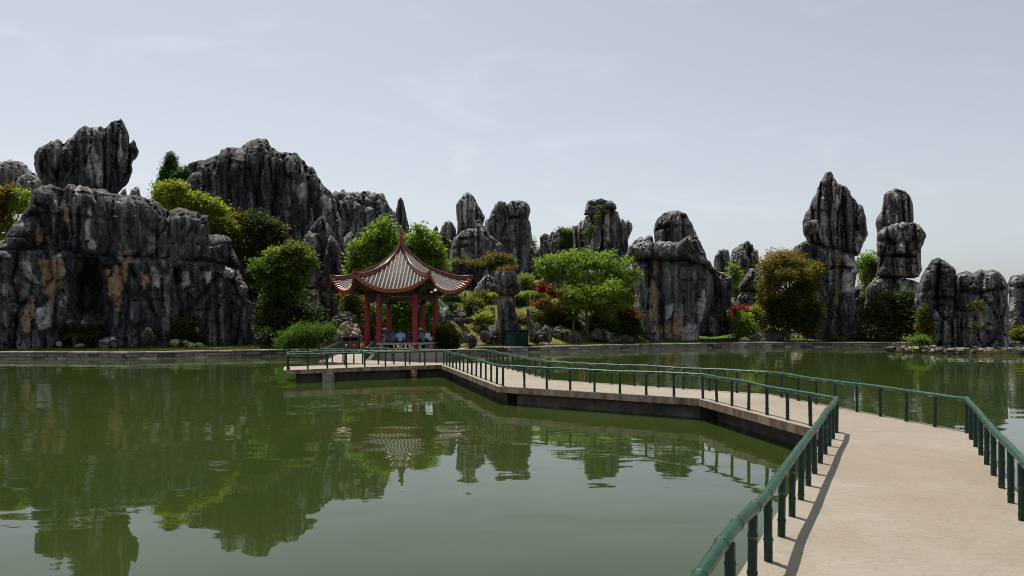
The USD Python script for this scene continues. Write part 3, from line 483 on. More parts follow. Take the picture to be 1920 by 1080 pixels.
rock('stone_pillar', 'blocky cracked grey rock tower with flat twin tops right of the fluted pillar', [
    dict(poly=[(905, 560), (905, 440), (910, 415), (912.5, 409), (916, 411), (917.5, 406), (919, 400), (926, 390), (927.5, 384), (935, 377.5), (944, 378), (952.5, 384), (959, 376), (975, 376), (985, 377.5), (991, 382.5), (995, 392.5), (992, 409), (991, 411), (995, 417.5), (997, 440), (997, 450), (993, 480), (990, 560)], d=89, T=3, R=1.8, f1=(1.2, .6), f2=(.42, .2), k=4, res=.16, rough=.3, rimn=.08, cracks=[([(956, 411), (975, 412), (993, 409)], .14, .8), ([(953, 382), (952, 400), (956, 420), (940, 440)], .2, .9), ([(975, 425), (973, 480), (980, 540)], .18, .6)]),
    dict(poly=[(838, 560), (843, 475), (846, 462), (850, 447), (860, 440), (866, 432), (880, 429), (890, 430), (890.6, 414), (895, 412), (901, 412), (903, 420), (910, 425), (925, 445), (945, 460), (950, 560)], d=86, T=2.6, R=1.4, f1=(1.6, .5), f2=(.5, .18), k=1.6, res=.16, rough=.25, rimn=.08, cracks=[([(862, 451), (880, 450), (897, 450)], .12, .6), ([(897, 432), (897, 452), (898, 500)], .14, .7), ([(863, 440), (861, 470), (862, 500)], .12, .5)])], 'rock_far_hazed')
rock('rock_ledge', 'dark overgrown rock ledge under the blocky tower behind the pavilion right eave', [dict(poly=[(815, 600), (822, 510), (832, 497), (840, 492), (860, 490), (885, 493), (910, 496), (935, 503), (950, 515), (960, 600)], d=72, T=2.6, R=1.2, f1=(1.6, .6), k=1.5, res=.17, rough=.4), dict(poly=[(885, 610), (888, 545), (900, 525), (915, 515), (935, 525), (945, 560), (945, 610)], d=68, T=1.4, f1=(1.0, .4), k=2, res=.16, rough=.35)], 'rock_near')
rock('stone_pillar', 'small broken pillar stubs in the gap right of the blocky tower', [dict(poly=[(988, 560), (990, 480), (995, 466), (1000, 461), (1006, 468), (1012, 464), (1017, 475), (1022, 500), (1030, 560)], d=91, T=1.4, f1=(.8, .6), res=.17)], 'rock_far_hazed')
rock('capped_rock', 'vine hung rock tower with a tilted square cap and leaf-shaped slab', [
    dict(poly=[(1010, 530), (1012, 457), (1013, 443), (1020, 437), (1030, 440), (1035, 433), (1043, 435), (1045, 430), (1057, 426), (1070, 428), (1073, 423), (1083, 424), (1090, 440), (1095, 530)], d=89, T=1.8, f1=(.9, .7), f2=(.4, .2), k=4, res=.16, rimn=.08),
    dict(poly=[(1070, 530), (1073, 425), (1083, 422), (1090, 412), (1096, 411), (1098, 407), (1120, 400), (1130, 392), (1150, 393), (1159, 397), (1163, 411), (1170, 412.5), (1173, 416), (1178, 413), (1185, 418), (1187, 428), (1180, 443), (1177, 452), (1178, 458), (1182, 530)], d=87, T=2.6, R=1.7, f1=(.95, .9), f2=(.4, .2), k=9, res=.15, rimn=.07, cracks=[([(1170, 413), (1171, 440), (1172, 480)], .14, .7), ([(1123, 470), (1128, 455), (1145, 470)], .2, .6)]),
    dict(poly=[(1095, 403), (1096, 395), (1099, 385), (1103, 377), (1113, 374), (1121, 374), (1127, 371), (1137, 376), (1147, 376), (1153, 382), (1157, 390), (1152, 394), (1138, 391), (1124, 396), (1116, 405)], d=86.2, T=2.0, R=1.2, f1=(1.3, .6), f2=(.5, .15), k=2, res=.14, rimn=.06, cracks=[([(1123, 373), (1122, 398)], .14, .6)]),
    dict(poly=[(1105, 472), (1108, 445), (1114, 428), (1119, 422), (1125, 425), (1128, 445), (1125, 465), (1117, 482), (1110, 482)], d=84.6, T=.9, f1=(.9, .2), res=.14, rimn=.05)], 'rock_far_hazed', pale=[[(1134, 405), (1143, 405), (1148, 450), (1140, 460), (1136, 440)], [(1085, 425), (1093, 414), (1094, 420), (1088, 438)]])
rock('layered_rock', 'broad dark layered rock with a domed summit and brown streaked foot on the right bank', [
    dict(poly=[(1182, 488), (1230, 485), (1290, 488), (1330, 498), (1341, 520), (1337, 560), (1326, 590), (1314, 612), (1309, 655), (1180, 655), (1186, 600), (1190, 560), (1188, 520)], d=68, T=3.4, R=2.2, f1=(1.7, .55), f2=(.55, .14), k=6, res=.15, rough=.22, rimn=.08, cracks=[([(1237, 490), (1236, 530), (1240, 570), (1239, 612)], .28, 1.3), ([(1221, 492), (1220, 530), (1216, 580)], .16, .5)]),
    dict(poly=[(1176, 487), (1180, 466), (1183, 462), (1195, 457), (1210, 452), (1228, 456), (1238, 452), (1250, 454), (1272, 454), (1285, 446), (1306, 441), (1317, 462), (1327, 486), (1340, 504), (1352, 514), (1335, 512), (1290, 492), (1250, 489), (1230, 491), (1200, 489)], d=67.4, T=3.6, R=.9, f1=(1.7, .5), f2=(.5, .2), k=2, res=.14, rough=.3, rimn=.1, cracks=[([(1226, 458), (1228, 490)], .2, .9), ([(1290, 450), (1292, 490)], .12, .4)]),
    dict(poly=[(1227, 470), (1227, 457), (1226, 431), (1229, 418), (1234, 408), (1246.5, 398), (1262, 396), (1275, 395), (1287, 403), (1298.5, 422), (1306, 441), (1316, 466), (1327, 490), (1325, 500), (1228, 500)], d=69.5, T=3.2, R=2.4, f1=(1.3, .7), f2=(.45, .18), k=5, res=.15, rimn=.07, cracks=[([(1228, 434), (1240, 430), (1256, 427)], .16, .9), ([(1247, 430), (1247, 456)], .1, .5), ([(1256, 428), (1257, 456)], .12, .5)]),
    dict(poly=[(1172, 480), (1180, 463), (1187, 455), (1193, 448.6), (1202, 444), (1208, 447), (1214, 441), (1223, 442), (1226, 460), (1228, 490), (1172, 490)], d=71.5, T=1.8, f1=(.9, .5), res=.15, rimn=.08),
    dict(poly=[(1326, 520), (1335, 511), (1345, 508), (1357, 510), (1372, 519), (1376, 541), (1371, 573), (1358, 588), (1340, 598), (1328, 590)], d=69.5, T=2.4, R=1.5, f1=(.9, .5), f2=(.4, .15), k=8, res=.15, rimn=.08)], 'rock_right',
    ochre=[[(1224, 490), (1241, 490), (1236, 512), (1228, 517)], [(1222, 528), (1233, 530), (1236, 560), (1236, 597), (1224, 597), (1220, 560)], [(1246, 612), (1262, 606), (1268, 590), (1279, 586), (1276, 640), (1250, 640)], [(1224, 606), (1242, 612), (1240, 624), (1226, 622)]],
    pale=[[(1278, 612), (1306, 608), (1306, 640), (1277, 640)], [(1250, 575), (1262, 570), (1262, 592), (1250, 592)], [(1308, 560), (1322, 545), (1326, 575), (1312, 600)], [(1218, 535), (1222, 540), (1221, 595), (1216, 585)]])
rock('rock_bluff', 'shadowed recess of dark rock right of the layered rock at lawn level', [dict(poly=[(1300, 655), (1305, 570), (1330, 560), (1380, 560), (1420, 575), (1440, 655)], d=77, T=2.5, f1=(1.5, .6), res=.22)], 'rock_near')
rock('stone_pillar', 'narrow upright grey pillar in the distance right of the layered rock', [dict(poly=[(1338, 560), (1339, 483), (1340, 478), (1345, 475), (1347, 468), (1358, 467), (1366, 470), (1368, 480), (1374, 500), (1376, 560)], d=90, T=1.4, f1=(.8, .7), f2=(.4, .15), k=10, res=.16, rimn=.06)], 'rock_far_hazed')
rock('stone_pillar', 'jagged pale grey rock behind the olive tree top left', [dict(poly=[(1368, 580), (1369, 487), (1371, 477), (1372.5, 468), (1382, 463), (1387, 457), (1395, 456), (1401, 450), (1408, 456), (1413, 460), (1414, 468), (1420, 467.5), (1423, 477), (1424, 487), (1440, 580)], d=85, T=2.2, f1=(.95, .7), f2=(.4, .2), k=4, res=.15, rough=.3, rimn=.08, cracks=[([(1394, 490), (1395, 530), (1393, 560)], .2, .7)])], 'rock_far_hazed')
rock('stone_pillar', 'stacked knobbly rock above the crimson shrub left of the olive tree', [dict(poly=[(1385, 541), (1385, 535), (1393, 520), (1402, 510), (1405, 503), (1413, 502), (1425, 515), (1435, 548), (1420, 547), (1390, 547)], d=76, T=1.7, R=1.3, f1=(1.0, .45), k=2, res=.14, rimn=.08), dict(poly=[(1370, 610), (1378, 572), (1387, 550), (1400, 546), (1440, 548), (1455, 610)], d=76, T=2.1, R=1.4, f1=(1.0, .5), k=2, res=.15, rough=.3)], 'rock_right')
rock('sail_rock', 'tallest sail-shaped fluted rock with a pointed peak standing on a narrower foot', [
    dict(poly=[(1505, 427), (1504, 417), (1508, 407), (1515, 393), (1522, 377), (1530, 365), (1533, 352), (1540, 338), (1548, 323), (1559, 322), (1563, 332), (1573, 347), (1578, 348), (1585, 350), (1593, 357.5), (1595, 367), (1603, 373), (1608, 382.5), (1617, 385), (1621, 395), (1625, 417), (1627.5, 440), (1620, 455), (1610, 480), (1600, 480), (1582, 474), (1557, 470), (1540, 463), (1518, 457), (1507, 442)], d=71, T=3.4, R=2.3, f1=(1.1, 1.1), f2=(.4, .22), k=12, res=.13, rimn=.06, cracks=[([(1556, 330), (1557, 380), (1556, 440), (1560, 470)], .25, 1.0), ([(1597, 370), (1600, 420), (1601, 478)], .22, .9), ([(1508, 438), (1520, 438), (1534, 430), (1537, 415)], .14, .6)]),
    dict(poly=[(1505, 435), (1506, 424), (1512, 415), (1525, 412), (1535, 413), (1538, 425), (1534, 438), (1520, 441), (1507, 440)], d=68.8, T=.8, f1=(.8, .25), k=1.5, res=.12, rimn=.05)], 'rock_right',
    ochre=[[(1557, 334), (1564, 340), (1566, 362), (1560, 358)]], pale=[[(1541, 370), (1548, 360), (1552, 440), (1553, 465), (1538, 450)], [(1568, 360), (1573, 365), (1572, 430), (1567, 425)], [(1607, 435), (1618, 440), (1608, 470), (1603, 470)]])
rock('rock_pedestal', 'banded rock foot carrying the tallest sail-shaped rock, with orange and white stripes', [
    dict(poly=[(1474, 484), (1473, 476), (1485, 470), (1490, 462), (1500, 456), (1512, 452), (1530, 458), (1560, 466), (1602, 476), (1607, 500), (1605, 530), (1601, 552), (1604, 575), (1612, 598), (1624, 622), (1632, 660), (1500, 660), (1505, 580), (1508, 520), (1492, 500), (1480, 492)], d=71, T=2.8, R=1.4, f1=(1.2, .6), f2=(.45, .15), k=5, res=.14, rimn=.08, cracks=[([(1545, 502), (1575, 504), (1604, 505)], .12, .6), ([(1577, 504), (1574, 560), (1570, 600)], .14, .6), ([(1561, 470), (1563, 505), (1562, 560)], .16, .6)])], 'rock_right',
    ochre=[[(1566, 476), (1577, 478), (1576, 503), (1566, 502)], [(1563, 506), (1574, 507), (1573, 560), (1565, 600), (1562, 540)]], pale=[[(1578, 508), (1586, 504), (1596, 512), (1600, 548), (1576, 551)], [(1553, 508), (1560, 512), (1561, 550), (1555, 548)], [(1548, 474), (1560, 476), (1559, 500), (1549, 500)], [(1583, 480), (1600, 484), (1603, 505), (1584, 500)]])
rock('stone_pillar', 'round headed two-tier stone pillar right of the tallest rock', [
    dict(poly=[(1641, 420), (1643, 410), (1652, 397), (1655, 385), (1657, 365), (1665, 358), (1680, 354), (1697, 358), (1707, 368), (1712, 383), (1713, 403), (1712.5, 425), (1690, 432), (1660, 440), (1645, 440)], d=78, T=2.4, R=1.5, f1=(1.2, .7), f2=(.45, .12), k=9, res=.14, rimn=.05, cracks=[([(1690, 362), (1692, 400), (1694, 420)], .16, .7)]),
    dict(poly=[(1644, 437), (1657, 427), (1673, 421), (1690, 417), (1713, 417), (1722, 421), (1730, 428), (1737, 442), (1733, 453), (1727, 467), (1727, 480), (1729, 506), (1722, 520.6), (1698, 522.6), (1651, 520.6), (1644, 514), (1645, 492), (1644, 460)], d=76.5, T=2.9, R=1.4, f1=(1.1, .8), f2=(.42, .2), k=4, res=.14, rimn=.07, cracks=[([(1646, 453), (1665, 452), (1680, 458), (1678, 480), (1700, 482)], .2, .9), ([(1645, 482), (1680, 482), (1726, 484)], .14, .6), ([(1715, 425), (1717, 460), (1722, 480)], .14, .7)])], 'rock_right',
    pale=[[(1679, 362), (1688, 360), (1690, 415), (1681, 412)], [(1678, 430), (1690, 428), (1694, 470), (1682, 470)]], ochre=[[(1684, 372), (1689, 372), (1690, 412), (1685, 408)]])
rock('rock_pedestal', 'squared rock foot with a pale face under the round headed pillar', [dict(poly=[(1614, 660), (1622, 545), (1626, 536), (1637, 525), (1651, 520), (1680, 520), (1712, 525), (1722, 529), (1720, 560), (1726, 660)], d=77, T=2.2, R=1.0, f1=(1.4, .5), f2=(.45, .12), k=5, res=.16)], 'rock_right', pale=[[(1685, 524), (1709, 526), (1707, 570), (1690, 565)]])
rock('island_rock', 'cracked twin-humped dark rock rising from the small rubble island at the right', [
    dict(poly=[(1715, 567), (1719, 537), (1728, 517.6), (1738, 502), (1746, 489), (1754, 483), (1768, 487), (1776, 494), (1785.5, 497), (1792.5, 508), (1793, 560), (1800, 665), (1744, 665), (1740, 620), (1733, 597), (1722, 582)], d=55.5, T=2.2, R=1.7, f1=(.95, .7), f2=(.4, .2), k=2.6, res=.115, rough=.34, rimn=.08, cracks=[([(1762, 500), (1758, 530), (1752, 560)], .12, .5), ([(1740, 562), (1765, 558), (1785, 560)], .12, .5)]),
    dict(poly=[(1783, 665), (1783, 560), (1786, 530), (1787.5, 521.6), (1791.5, 513.7), (1803, 508.7), (1815, 509.7), (1823, 510.7), (1837, 506.7), (1849, 507.7), (1861, 504), (1872.7, 509.7), (1884.6, 523.6), (1889.5, 537.4), (1892.5, 579), (1891, 665)], d=54.8, T=2.5, R=1.7, f1=(1.1, .7), f2=(.42, .2), k=2.8, res=.115, rough=.34, rimn=.08, cracks=[([(1788, 550), (1810, 545), (1830, 552), (1860, 545), (1890, 540)], .12, .5), ([(1842, 512), (1838, 540), (1845, 600)], .12, .5)])], 'rock_right', pale=[[(1838, 580), (1846, 575), (1848, 605), (1840, 610)]])
rock('far_crag', 'grey rock cut by the right edge of the picture behind the island', [dict(poly=[(1886, 670), (1890, 530), (1893, 518), (1905, 515), (1930, 514), (1990, 520), (2000, 670)], d=68, T=2.4, f1=(1.1, .5), k=3, res=.18, cracks=[([(1890, 536), (1920, 538)], .12, .6), ([(1888, 592), (1930, 592)], .2, .9)])], 'rock_right')
rock('far_crag', 'low dark rock bank closing the gap between the sail rock and the round headed pillar', [dict(poly=[(1560, 660), (1590, 540), (1620, 532), (1650, 535), (1720, 555), (1760, 660)], d=84, T=2, f1=(1.4, .5), res=.25)], 'rock_near')
rock('rock_bank', 'mossy dark rock bank seen through the pavilion columns', [dict(poly=[(660, 660), (668, 600), (690, 570), (720, 556), (760, 548), (800, 552), (835, 566), (850, 600), (850, 660)], d=58, T=2.4, R=1.4, f1=(1.1, .6), k=1.6, res=.16, rough=.45)], 'rock_near')
rock('rock_bank', 'dark low rock ridge half hidden behind the wide spreading green tree', [dict(poly=[(945, 660), (948, 560), (960, 545), (985, 535), (1020, 522), (1050, 515), (1090, 508), (1130, 505), (1165, 500), (1195, 505), (1215, 560), (1220, 660)], d=80, T=2.4, f1=(1.2, .6), k=2.5, res=.2, rough=.35)], 'rock_near')
rock('mushroom_rock', 'mushroom shaped rock with a round head on a stem standing by the grass slope', [
    dict(poly=[(926, 515), (931, 508), (944, 505), (960, 505), (967, 509), (970, 522), (977, 532), (977, 543), (970, 552), (955, 555), (940, 555), (928, 549), (922, 538), (924, 528)], d=56.5, T=1.15, R=.9, f1=(.8, .2), f2=(.3, .1), k=1.2, res=.08, rough=.2, rimn=.05),
    dict(poly=[(930, 556), (936, 553), (966, 553), (967, 585), (970, 600), (978, 615), (990, 640), (996, 660), (900, 660), (912, 632), (925, 612), (932, 590)], d=56.5, T=.95, R=.7, f1=(.8, .25), f2=(.3, .1), k=2, res=.09, rough=.2, rimn=.06)], 'boulder', ochre=[[(933, 556), (965, 555), (963, 567), (950, 570), (938, 568)]])

# ------------------------------------------------------------------ loose boulders
def boulder(px, py, rx, ry, d, label, seed, mname='boulder', name='boulder', group=None, sub=4, amp=.22):
    s = trimesh.creation.icosphere(subdivisions=sub); v = np.array(s.vertices); rg = np.random.default_rng(seed)
    for _ in range(9):                                                   # broken faces
        n = rg.normal(size=3); n /= np.linalg.norm(n); h = rg.uniform(.62, .92); dd = v @ n; v = v - np.maximum(dd - h, 0)[:, None] * n * .9
    f1, f2, rid, _, _ = worley(v[:, [0, 2]] * (1.9, 1.2) + seed * 3.1 + v[:, 1:2] * .9, seed)
    v = v * (1 + amp * (smooth01(f2 - f1, 0, .3) - .8) + amp * 1.1 * (rid - .5) * .6 + amp * 1.6 * (fbm(v * 1.7 + seed, 5, seed) - .5))[:, None]
    c = at(px, py, d); rw, rh = rx * d / F, ry * d / F
    v = v * (rw, rw * rg.uniform(.7, .95), rh) + c; s.vertices = v
    return tag(put(name, s, M[mname], smooth=35 if sub > 2 else False, loc=c, attrs=None), label, 'rock', group)
BO = [(655, 628, 25, 24, 48.5, 'large tan boulder behind the brown litter bin left of the pavilion', 'boulder_tan'), (632, 640, 20, 20, 47, 'pale grey boulder beside the juniper left of the litter bin', 'boulder_tan'), (647, 600, 25, 16, 54, 'rugged brown rock above the large tan boulder', 'boulder'), (610, 655, 12, 9, 46.5, 'small grey stone under the pale boulder at the water left of the bin', 'boulder_tan'),
      (857, 597, 22, 17, 58, 'wide dark rock on the grass slope below the fern right of the pavilion', 'boulder'), (878, 602, 11, 7, 56, 'flat topped small rock right of the wide dark rock on the grass slope', 'boulder'), (893, 584, 8, 9, 60, 'small upright grey rock higher on the grass slope', 'boulder'),
      (869, 634, 12, 11, 52, 'jagged rock pile in the grass right of the round shrub', 'boulder'), (884, 640, 11, 12, 51.5, 'leaning grey stone in front of the jagged rock pile', 'boulder'), (910, 632, 10, 12, 53.5, 'dark stone at the left foot of the mushroom rock by the signboard', 'boulder'), (849, 611, 5, 4, 53, 'little dark stone lying alone in the grass beside the pavilion', 'boulder'), (908, 615, 8, 8, 57, 'dark stone on the slope just left of the signboard', 'boulder'),
      (1003, 622, 15, 20, 58, 'craggy grey rock right of the green cabinet', 'boulder'), (1022, 628, 16, 18, 57.5, 'weathered rock with white ribs near the green cabinet', 'boulder'), (1020, 646, 9, 5, 56.5, 'flat pale stone on the bank grass right of the cabinet', 'boulder_tan'), (1050, 626, 17, 16, 60, 'dark rock left of the big tree trunk', 'boulder'), (1075, 634, 15, 13, 59.5, 'low rock against the big tree trunk', 'boulder'),
      (1128, 629, 20, 14, 60.5, 'broad dark rock right of the big tree trunk', 'boulder'), (1172, 636, 16, 11, 61, 'low dark rock at the left end of the green lawn', 'boulder'), (1150, 640, 8, 6, 60, 'small mossy stone between the two low rocks left of the lawn', 'boulder'), (1396, 638, 11, 7, 66.5, 'pale rounded stone on the bank below the green shrub', 'boulder_tan'), (1425, 635, 16, 14, 66.5, 'brown boulder at the foot of the olive tree', 'boulder'), (1452, 632, 18, 20, 67, 'tall dark boulder under the olive tree', 'boulder'),
      (207, 647, 23, 15, 47.6, 'pale crested boulder on the bank under the left cliff cave', 'boulder'), (277, 630, 13, 17, 48.6, 'ribbed pale rock at the cliff foot left of the dark ferns', 'boulder'), (110, 645, 5, 5, 47.3, 'small white stone on the bank at the far left', 'boulder_tan'), (151, 648, 8, 4, 47.3, 'flat white stone on the bank left of the crested boulder', 'boulder_tan'), (815, 610, 12, 14, 56, 'dark rock just behind the right pavilion column', 'boulder'), (1002, 596, 14, 14, 64, 'dark rock half hidden by ferns right of the mushroom rock', 'boulder'), (70, 640, 22, 18, 49, 'speckled grey rock foot at the far left of the cliff', 'boulder'), (1903, 605, 16, 20, 62, 'grey rock above the bush at the right picture edge', 'boulder')]
for i, (px, py, rx, ry, d, lab, mn) in enumerate(BO): boulder(px, py, rx, ry, d, lab, 40 + i, mn)

# ------------------------------------------------------------------ rubble island
isl = thing('rubble_island', 'small island edged with piled rubble stones under the twin-humped rock', 'island', (30.5, 54, 0))
ic = np.array([at(1797, 600, 54.5)[0], 54.6]); iw, idp = 4.3, 4.6
th = np.linspace(0, 2 * np.pi, 61)[:-1]
isl_poly = Polygon([(ic[0] + iw * math.cos(t) * (1 + .05 * math.sin(3 * t)), ic[1] + idp * math.sin(t) * (1 + .04 * math.cos(4 * t))) for t in th])
put('earth_mound', prism(isl_poly, -.9, .26), M['ground'], isl)
rg = np.random.default_rng(77)
for k in range(150):
    t = rg.uniform(math.pi * .92, math.pi * 2.08); rr = rg.choice([1.0, .97, .93], p=[.5, .3, .2]); z = .06 + .12 * (k % 3) + (1 - rr) * 2
    s = trimesh.creation.icosphere(subdivisions=1); v = np.array(s.vertices) * rg.uniform(.65, 1.15, (len(s.vertices), 1)); s.vertices = v * (rg.uniform(.14, .27), rg.uniform(.14, .24), rg.uniform(.09, .17))
    s.apply_transform(trimesh.transformations.rotation_matrix(rg.uniform(0, 6), (0, 0, 1))); s.apply_translation((ic[0] + iw * rr * math.cos(t) * (1 + .05 * math.sin(3 * t)), ic[1] + idp * rr * math.sin(t), z))
    put('stone', s, M[rg.choice(['wall_block', 'boulder', 'wall_block_dark', 'boulder', 'wall_block'])], isl)

# ------------------------------------------------------------------ pavilion
PD = 46.5; pc = np.array([at(752.5, 600, PD)[0], PD]); FZ = .46
pav = thing('pavilion', 'hexagonal pavilion with red columns and an upswept grey tiled roof by the lake', 'pavilion', (pc[0], pc[1], FZ))
def hexv(k, r): a = math.radians(60 * k); return np.array([pc[0] + r * math.cos(a), pc[1] + r * math.sin(a)])
put('platform', prism(Polygon([hexv(k, 3.05) for k in range(6)]), -.5, FZ), M['bench_stone'], pav)
RC = 2.05
for k in range(6):
    c = hexv(k, RC); prof = [(0, FZ), (.24, FZ), (.25, FZ + .1), (.2, FZ + .18), (.172, FZ + .2), (.168, 3.98), (0, 3.98)]
    put('column', lathe(prof, (c[0], c[1], 0), 18), M['red_column'], pav, smooth=40)
def beam(a, b, z0, z1, w, mname, name, ext=0.0):
    e = b - a; ln = np.linalg.norm(e); an = math.atan2(e[1], e[0]); m = (a + b) / 2
    return put(name, bevel_box((ln + ext, w, z1 - z0), (m[0], m[1], (z0 + z1) / 2), an, .012), M[mname], pav)
for k in range(6):
    a, b = hexv(k, RC), hexv(k + 1, RC)
    beam(a, b, 3.42, 3.60, .12, 'dark_red', 'tie_beam', -.34); beam(a, b, 3.72, 3.90, .16, 'soffit', 'lintel', -.34)
    beam(a, b, 3.61, 3.71, .06, 'bracket_green', 'frieze_panel', -.36)
    an = math.radians(60 * k)                                     # carved bracket under each corner, and at mid-span
    for j, (rr, zz, sz) in enumerate(((RC + .25, 3.80, (.5, .12, .14)), (RC + .5, 3.93, (.6, .14, .14)), (RC + .85, 4.08, (.7, .14, .14)))):
        put('corner_bracket', bevel_box(sz, (pc[0] + rr * math.cos(an), pc[1] + rr * math.sin(an), zz + .06), an, .02), M['bracket_green' if j % 2 else 'dark_red'], pav)
    for s in (-1, 1):                                              # hanging spandrels beside each column
        e = (b - a) / np.linalg.norm(b - a); c = (a if s > 0 else b) + e * s * .36
        put('spandrel', bevel_box((.4, .05, .16), (c[0], c[1], 3.33), math.atan2(e[1], e[0]), .01), M['bracket_green'], pav)
ridge_r = np.array([.10, .53, 1.0, 1.46, 1.93, 2.47, 3.1, 3.57, 4.0, 4.28]); ridge_z = np.array([6.72, 6.14, 5.72, 5.39, 5.17, 4.97, 4.80, 4.71, 4.75, 4.88])
RT = 4.2; U = lambda u: np.interp(u * RT, ridge_r, ridge_z)
def roof_pt(u, v):
    """u from the apex to the eave, v across one face from ridge to ridge (-1..1): lateral offset, distance out, height"""
    u, v = np.broadcast_arrays(np.asarray(u, float), np.asarray(v, float))
    ap = u * RT * .866 * (1 - .055 * u * (1 - np.abs(v) ** 2)); z_mid = 6.66 - 2.74 * (1.42 * u - .42 * u * u); w = np.abs(v) ** 2.4
    z = z_mid * (1 - w) + (U(u) - .06) * w; z = z + (1 - u) * 0
    return v * u * RT * .5, ap, np.minimum(z, 6.68)
def to_face(k, lat, out, z):
    a = math.radians(60 * k + 30); n, t = np.array([math.cos(a), math.sin(a)]), np.array([-math.sin(a), math.cos(a)])
    return np.stack([pc[0] + lat * t[0] + out * n[0], pc[1] + lat * t[1] + out * n[1], z], -1)
def grid_mesh(Pg, flip=False):
    n, m = Pg.shape[:2]; ix = np.arange(n * m).reshape(n, m); q = np.stack([ix[:-1, :-1], ix[:-1, 1:], ix[1:, 1:], ix[1:, :-1]], -1).reshape(-1, 4)
    f = np.vstack([q[:, [0, 1, 2]], q[:, [0, 2, 3]]]); return trimesh.Trimesh(Pg.reshape(-1, 3), f[:, ::-1] if flip else f, process=False)
NR = 19
for k in range(6):
    uu = np.linspace(.03, 1, 30); vv = np.linspace(-1, 1, 25); Ug, Vg = np.meshgrid(uu, vv, indexing='ij')
    lat, out, z = roof_pt(Ug, Vg)
    top = grid_mesh(to_face(k, lat, out, z)); bot = grid_mesh(to_face(k, lat, out, z - .13), True)
    if top.face_normals[:, 2].mean() < 0: top.invert()
    if bot.face_normals[:, 2].mean() > 0: bot.invert()
    put('roof_panel', top, M['tile_pan'], pav, smooth=True); put('soffit', bot, M['soffit'], pav, smooth=True)
    # eave board of glazed tiles
    e0 = to_face(k, *roof_pt(np.ones(25), vv)); band = np.stack([e0 + (0, 0, .03), e0 - (0, 0, .15)], 0); bm = grid_mesh(band)
    n_ = to_face(k, 0 * vv, 0 * vv + 1, 0 * vv) - to_face(k, 0 * vv, 0 * vv, 0 * vv)
    band2 = np.stack([e0 + n_ * .03 + (0, 0, .02), e0 + n_ * .03 - (0, 0, .14), e0 - n_ * .03 - (0, 0, .14), e0 - n_ * .03 + (0, 0, .02)], 0); bm = grid_mesh(np.concatenate([band2, band2[:1]]))
    put('eave_edge', bm, M['tile_orange'], pav)
    front = k in (3, 4, 5)
    for j in range(NR):
        x = (j + .5 - NR / 2) * (RT / NR) * .97; u0 = min(.97, max(abs(x) / (RT * .5) + .035, .05)); us = np.linspace(u0, 1.0, 14)
        lt, ot, zz = roof_pt(us, np.clip(x / (us * RT * .5), -1, 1)); pts = to_face(k, lt, ot, zz + .03); pts[-1] = pts[-1] + (pts[-1] - pts[-2]) * .12
        n_seg = len(us); rr = np.full(n_seg, .047)
        tr_ = put('tile_row', tube(pts, rr, 8 if front else 5), M['tile_grey'], pav, smooth=60)
        e = pts[-1]; dr = pts[-1] - pts[-2]; dr /= np.linalg.norm(dr)
        put('tile_end', tube([e - dr * .16, e + dr * .0, e + dr * .035, e + dr * .045], [.064, .07, .07, .045], 10 if front else 6), M['tile_orange'], tr_, smooth=50)
        if j < NR - 1:                                              # drip tile hanging between the rows
            xm = x + (RT / NR) * .97 / 2; lt, ot, zz = roof_pt(1.0, xm / (RT * .5)); c = to_face(k, lt, ot + .04, zz - .05)
            s = trimesh.convex.convex_hull(np.array([(sx, sy, sz) for sx, sz in ((-.07, .06), (.07, .06), (.05, -.05), (0, -.1), (-.05, -.05)) for sy in (-.012, .012)]))
            s.apply_transform(trimesh.transformations.rotation_matrix(math.radians(60 * k + 120), (0, 0, 1))); s.apply_translation(c); put('drip_tile', s, M['tile_orange'], pav)
    if front:                                                       # rows of pan tiles between the round rows, each tile a small step
        vs, fs = [], []
        for j in range(NR - 1):
            xm = (j + 1 - NR / 2) * (RT / NR) * .97; u0 = max(abs(xm) / (RT * .5) + .05, .07); hw = .075
            for u in np.arange(u0, .985, .0195):
                q_ = []
                for du, dz in ((0, .008), (.0185, .042)):
                    for sx in (-hw, hw):
                        lt, ot, zz = roof_pt(u + du, np.clip((xm + sx) / ((u + du) * RT * .5), -1, 1)); q_.append(to_face(k, lt, ot, zz + dz))
                q_.append(q_[2] - (0, 0, .05)); q_.append(q_[3] - (0, 0, .05)); b0 = len(vs); vs += q_; fs += [(b0, b0 + 2, b0 + 3), (b0, b0 + 3, b0 + 1), (b0 + 2, b0 + 4, b0 + 5), (b0 + 2, b0 + 5, b0 + 3)]
        pm = trimesh.Trimesh(np.array(vs), np.array(fs), process=False); tag(put('pan_tiles', pm, M['tile_pan_row'], pav), kind='stuff')
    # hip ridge
    a = math.radians(60 * k); rs = np.concatenate([np.linspace(.1, 4.0, 28), np.linspace(4.06, 4.33, 6)]); zz = np.interp(rs, ridge_r, ridge_z) + np.where(rs > 4.28, (rs - 4.28) * .9, 0)
    pts = np.stack([pc[0] + rs * math.cos(a), pc[1] + rs * math.sin(a), zz + .02], -1); taper = np.interp(rs, [.1, 3.6, 4.33], [.085, .095, .045])
    r_ = put('hip_ridge', tube(pts, taper, 10), M['ridge_red'], pav, smooth=50)
    up = pts + (0, 0, .13); put('ridge_cap', tube(up[:-3], taper[:-3] * .62, 8), M['ridge_red'], r_, smooth=50)
    put('ridge_foot', tube(pts[18:] - (0, 0, .14), taper[18:] * .8, 8), M['tile_orange'], r_, smooth=50)
fz = 6.62
